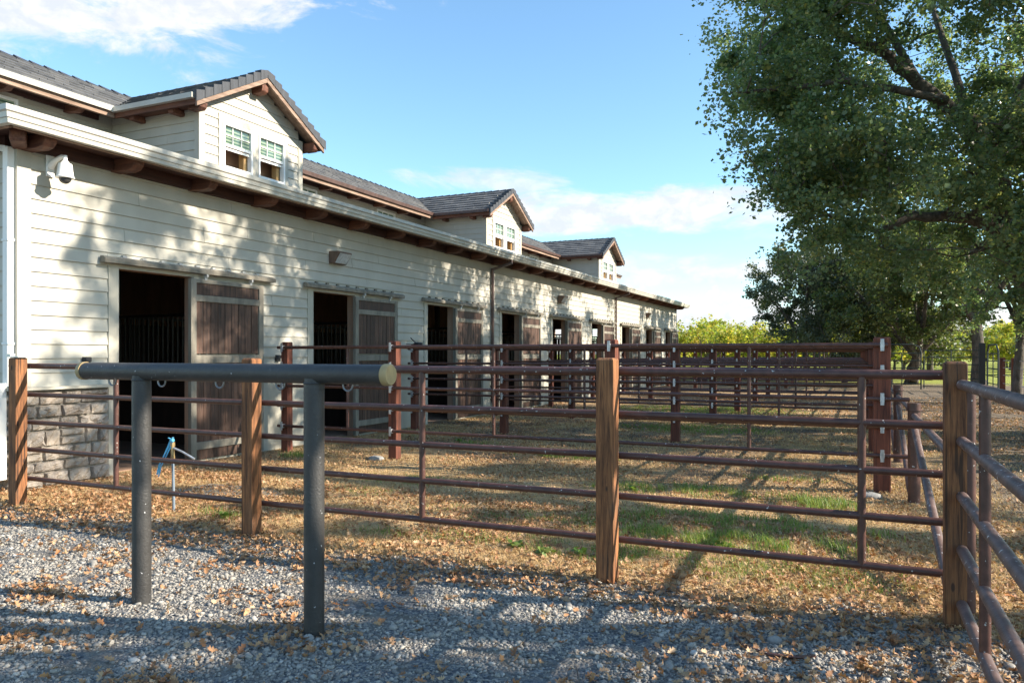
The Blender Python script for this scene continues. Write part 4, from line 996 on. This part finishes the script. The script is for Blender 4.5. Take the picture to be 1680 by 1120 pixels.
# ------------------------------------------------------------------ trees
QT = np.array([(-.5,0,0),(0,-.38,.06),(.5,0,0),(0,.38,.06)]); QF = [(0,1,2,3)]
QF3 = [(0,1,2),(0,2,3)]
def rnd_rot(n): return rotm(U(0, 6.28, n), np.arcsin(U(-1, 1, n))*.8, U(0, 6.28, n))
def crown(name, C, rad, per, leaf, mat, parent, flat=.75, droop=0.):
    """C cluster centres, rad radii: leaves set on short sprays in each cluster"""
    n = len(C); spr = 9; org = np.array(ORG[parent.name])
    # sprays: short curved lines from cluster centre outwards
    tot = n*per; ci = np.repeat(np.arange(n), per); sp = rng.integers(0, spr, tot)
    dirs = rng.normal(0, 1, (n, spr, 3)); dirs[:, :, 2] *= flat; dirs /= np.linalg.norm(dirs, axis=2, keepdims=True)
    L_ = rad[:, None]*rng.uniform(.5, 1.25, (n, spr)); t = U(0, 1, tot)**.7
    d_ = dirs[ci, sp]; P = C[ci]+d_*(L_[ci, sp]*t)[:, None]+rng.normal(0, 1, (tot, 3))*(rad[ci]*.13)[:, None]
    P[:, 2] -= droop*rad[ci]*t**2
    P -= org
    V = np.einsum('nij,kj->nki', rnd_rot(tot), QT)*(leaf*U(.45, 1.5, tot))[:, None, None]+P[:, None, :]
    F = (np.arange(tot)*4)[:, None]+np.arange(4)[None]
    me = mesh_np(name, V.reshape(-1, 3), F); return fin(name, me, mat, parent)
def limb(m, a, b, r0, r1, sag=.0, n=5, wob=.12, sides=7, rn=random):
    a, b = Vector(a), Vector(b); L_ = (b-a).length; pts = []; rs_ = []
    for i in range(n+1):
        t = i/n; p = a.lerp(b, t); p.z += math.sin(t*math.pi)*sag*L_
        if 0 < i < n: p += Vector((rn.uniform(-1, 1), rn.uniform(-1, 1), rn.uniform(-1, 1)))*wob*L_/n
        pts.append(p); rs_.append(r0+(r1-r0)*t)
    m.tube(pts, rs_, sides, False); return pts
def big_tree(base, label, limbs, trunk_r, cl, rad, per, leaf, mat, group=None, cat='tree', twig=True, seed=1, droop=.25, name='oak_tree'):
    """limbs = list of polylines [(x,y,z,r)...]; cl = cluster centres"""
    rn = random.Random(seed); t = thing(name, label, cat, base, group); m = MB(); nodes = []
    for pl in limbs:
        # subdivide with wobble
        pts = []; rr = []
        for (p, q) in zip(pl, pl[1:]):
            for k in range(4):
                f_ = k/4; pts.append(Vector(p[:3]).lerp(Vector(q[:3]), f_)+Vector((rn.uniform(-1, 1), rn.uniform(-1, 1), rn.uniform(-1, 1)))*p[3]*.25); rr.append(p[3]+(q[3]-p[3])*f_)
        pts.append(Vector(pl[-1][:3])); rr.append(pl[-1][3]); m.tube(pts, rr, 10, False)
        nodes += [(p, r) for p, r in zip(pts, rr) if p.z > base[2]+1.5]
    NP = np.array([tuple(p) for p, r in nodes]); 
    order = np.argsort(rng.random(len(cl))); first = max(8, len(cl)//12)
    extra = []; 
    for oi, ci in enumerate(order):
        c = cl[ci]; dd = np.linalg.norm(NP-c, axis=1)+np.maximum(0, NP[:, 2]-c[2])*.6; j = int(np.argmin(dd)); r0 = min(nodes[j][1]*.55, .10 if oi < first else .035)
        ps = limb(m, NP[j], c, max(r0, .012), .008, .06, 4, .35, 6 if oi < first else 4, rn)
        if oi < first*4:
            for k, p in enumerate(ps[1:]): nodes.append((p, r0*(1-.2*k)))
            NP = np.array([tuple(p) for p, r in nodes])
    part('trunk', m, M['bark'], t, smooth=True)
    crown('crown', cl, rad, per, leaf, mat, t, droop=droop); return t
def ellip(n, c, r, hollow=.35, nf=.45, seed=0, thr=.42, zlow=-1.):
    out = []
    while len(out) < n:
        p = rng.normal(0, 1, 3); p /= np.linalg.norm(p); p *= (hollow+(1-hollow)*rng.random()**.6)
        if p[2] < zlow: continue
        q = np.array(c)+p*np.array(r)
        v = vnoise(np.array([q[0]+q[2]*.7]), np.array([q[1]-q[2]*.6]), nf, seed)[0]
        if v < thr: continue
        out.append(q)
    return np.array(out)
rng = np.random.default_rng(5)
# the big oak whose limbs come in from the right
cA = np.concatenate([ellip(34, (3.0, 15.0, 8.4), (2.4, 1.2, 1.8), .1, .9, 43, .40), ellip(46, (-.7, 15.6, 5.0), (1.6, 2.2, 1.8), .1, .9, 39, .40), ellip(50, (-.9, 15.6, 8.6), (2.0, 2.4, 2.6), .1, .9, 41, .40), ellip(60, (4.6, 16.0, 5.4), (3.2, 2.2, 2.3), .1, .6, 38, .44), ellip(50, (3.4, 15.6, 9.6), (3.0, 2.0, 2.8), .1, .6, 37, .42), ellip(80, (5.6, 18.4, 8.6), (4.6, 5.0, 4.4), .2, .6, 31, .42), ellip(330, (2.8, 17.2, 8.0), (5.7, 6.0, 4.6), .45, .85, 3, .43), ellip(60, (-.55, 15.5, 6.6), (2.6, 3.0, 2.6), .2, .7, 4, .44), ellip(34, (1.6, 16.5, 3.9), (3.2, 3.5, 1.3), .2, .8, 8, .44)])
cA = cA[cA[:, 0] > -.185*cA[:, 1]+.45]
limA = [[(4.1,18.0,0,.50),(4.0,17.9,1.2,.40),(3.7,17.9,2.4,.34),(3.0,17.7,3.2,.28)],
        [(3.7,17.9,2.3,.30),(3.0,17.75,3.1,.24),(2.72,17.6,4.3,.22),(2.3,17.4,5.4,.18),(2.05,17.2,6.1,.15),(1.1,16.8,6.9,.12),(.4,16.4,7.5,.09),(-1.2,15.8,8.2,.05)],
        [(2.8,17.6,3.9,.16),(2.0,17.2,4.25,.12),(1.0,16.8,4.3,.09),(.4,16.4,3.95,.06),(-.8,15.8,4.4,.03)],
        [(2.3,17.4,5.4,.10),(3.2,17.6,7.4,.06),(3.6,17.6,9.6,.03)], [(2.05,17.2,6.1,.09),(1.6,18.2,8.4,.06),(1.2,19.4,10.6,.03)],
        [(3.7,17.9,2.4,.28),(4.9,18.2,4.4,.2),(6.0,18.8,7.0,.12),(6.6,19.6,9.4,.05)], [(1.1,16.8,6.9,.09),(.2,17.4,9.0,.05),(-.6,17.8,10.2,.03)],
        [(1.6,16.9,6.5,.08),(-.2,15.2,6.6,.06),(-1.8,14.2,6.3,.03)]]
big_tree((4.1,18.0,0), 'large near oak leaning in from the right with a thick slanting limb', limA, .5, cA, U(.38, .85, len(cA)), 385, .075, M['oak'], 'oak trees', seed=2)
# neighbours of the oak on its right; they throw the dappled shade on the yard
cB = np.concatenate([ellip(36, (9.6, 11.4, 6.6), (4., 3.6, 2.2), .1, .8, 47, .50), ellip(58, (9.2, 4.3, 6.3), (4.2, 3.3, 2.6), .2, .7, 13, .46), ellip(78, (9.2, 13.2, 11.8), (5.0, 6.5, 2.4), .1, .7, 17, .45)])
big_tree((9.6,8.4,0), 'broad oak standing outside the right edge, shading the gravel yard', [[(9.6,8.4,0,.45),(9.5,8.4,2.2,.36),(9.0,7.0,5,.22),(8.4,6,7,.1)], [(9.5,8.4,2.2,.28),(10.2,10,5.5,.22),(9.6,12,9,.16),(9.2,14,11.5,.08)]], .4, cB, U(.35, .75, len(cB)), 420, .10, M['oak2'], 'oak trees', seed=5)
def auto_tree(base, h, r, n, per, leaf, mat, label, group, seed, low=.28, name='oak_tree', tr=.28, radc=(.6, 1.1), rz_=None, thr=.42):
    x, y, _ = base; rz_ = rz_ or h*(1-low)/2; cz = h-rz_
    cl = ellip(n, (x, y, cz), (r, r, rz_), .35, .5, seed*7, thr); rn = random.Random(seed); lim = []
    hz = h*low+.3; lx, ly = x+rn.uniform(-.3, .3), y+rn.uniform(-.3, .3)
    lim.append([(x, y, 0, tr*1.25), (x, y, .5, tr), (lx, ly, hz, tr*.8), (lx+rn.uniform(-.5, .5), ly, h*.8, tr*.2)])
    for k in range(5):
        a = k*1.26+rn.uniform(-.4, .4); lim.append([(lx, ly, hz*rn.uniform(.75, 1), tr*.55), (lx+math.cos(a)*r*.35, ly+math.sin(a)*r*.35, hz+h*.2, tr*.35), (lx+math.cos(a)*r*.75, ly+math.sin(a)*r*.75, cz+rn.uniform(-.1, .5)*rz_, tr*.1)])
    return big_tree(base, label, lim, tr, cl, U(radc[0], radc[1], len(cl)), per, leaf, mat, group, seed=seed, name=name)
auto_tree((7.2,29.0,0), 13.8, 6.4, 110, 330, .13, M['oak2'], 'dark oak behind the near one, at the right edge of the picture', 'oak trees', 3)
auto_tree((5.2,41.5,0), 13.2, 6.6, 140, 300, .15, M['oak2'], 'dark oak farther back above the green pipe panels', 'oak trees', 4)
auto_tree((4.95,30.6,0), 6.0, 2.0, 30, 260, .11, M['oak'], 'slender forked tree beside the wire fence', 'oak trees', 6, .42, tr=.16, radc=(.5, .8))
auto_tree((-2.6,47.5,0), 8.6, 3.3, 80, 330, .14, M['olive'], 'grey-green tree at the left end of the dark tree mass', 'grey-green trees', 7, .2, 'olive_tree', .2)
auto_tree((.6,49.5,0), 9.0, 3.8, 80, 330, .15, M['olive'], 'grey-green tree right behind the thick dark red post', 'grey-green trees', 8, .2, 'olive_tree', .22)
auto_tree((-.6,45.3,0), 4.6, 2.4, 40, 300, .13, M['olive'], 'low rounded grey-green bush tree behind the last paddock', 'grey-green trees', 9, .12, 'olive_tree', .14)
auto_tree((4.0,52,0), 8.0, 3.4, 60, 300, .15, M['olive'], 'olive-brown tree standing deepest behind the green pipe panels', 'grey-green trees', 10, .2, 'olive_tree', .2)


auto_tree((12.8,20.5,0), 10.5, 5.0, 60, 300, .13, M['oak2'], 'unseen oak added outside the right edge of the frame to shade the lane and paddock', 'oak trees', 12, radc=(.45, .85), thr=.46)  # out of view, added for the shade it casts on lane and paddock
auto_tree((10.5,16.5,0), 7.2, 4.0, 50, 300, .12, M['oak2'], 'unseen low oak added outside the right edge of the frame to darken the lane', 'oak trees', 14, .3, radc=(.4, .8), tr=.15)  # unseen tree, low crown put in to shade the lane
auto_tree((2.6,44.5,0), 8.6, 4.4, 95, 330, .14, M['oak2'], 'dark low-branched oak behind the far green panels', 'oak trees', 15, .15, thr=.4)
# orchard
def orch_tree(seed):
    rn = random.Random(seed); t = thing('orchard_tree', 'x', 'orchard tree', (0,0,0), 'autumn orchard trees'); m = MB()
    m.tube([(0,0,0), (.03,0,.5), (0,.03,.9)], [.14,.11,.11], 8, False)
    cl = ellip(34, (0, 0, 3.0), (2.5, 2.5, 1.75), .35, .8, seed, .40)
    for k in range(6):
        a = k*1.05+rn.random(); limb(m, (0, 0, .85), (math.cos(a)*1.3, math.sin(a)*1.3, 2.6+rn.random()), .07, .02, .05, 4, .3, 6, rn)
    for c in cl[:14]: limb(m, (c[0]*.4, c[1]*.4, 1.9), tuple(c), .03, .008, 0, 3, .3, 4, rn)
    part('trunk', m, M['bark'], t, smooth=True)
    crown('crown', cl, U(.55, .95, len(cl)), 120, .17, M['orch'], t); return t
protos = [orch_tree(60+i) for i in range(4)]
spots = []
ro = random.Random(9)
for r_, D in enumerate((58, 66, 75, 86, 100, 118)):
    k = int(12+r_*2)
    for i in range(k):
        u = 1040+(i+.5*(r_ % 2))*(760/k)
        s_ = (u-840)/1247; DD = D+ro.uniform(-1.2, 1.2); x = DD*(-math.sin(A)+math.cos(A)*s_); y = DD*(math.cos(A)+math.sin(A)*s_)
        spots.append((x, y, r_, i, k))
rown = ['front', 'second', 'third', 'fourth', 'fifth', 'rearmost']; used = set()
def nth(i):
    return ['first','second','third','fourth','fifth','sixth','seventh','eighth','ninth','tenth','eleventh','twelfth','thirteenth','fourteenth','fifteenth','sixteenth','seventeenth','eighteenth','nineteenth','twentieth','twenty-first','twenty-second'][i]
for j, (x, y, r_, i, k) in enumerate(spots):
    pi = j % 4 if j < 4 else ro.randrange(4); o = protos[pi] if pi not in used else copy_tree(protos[pi]); used.add(pi)
    o.location = (x, y, 0); o.rotation_euler.z = ro.uniform(0, 6.28); sc_ = ro.uniform(.85, 1.12); o.scale = (sc_, sc_, sc_*ro.uniform(.74, .92))
    o['label'] = 'yellow-green orchard tree, %s from the left in the %s orchard row' % (nth(i), rown[r_])
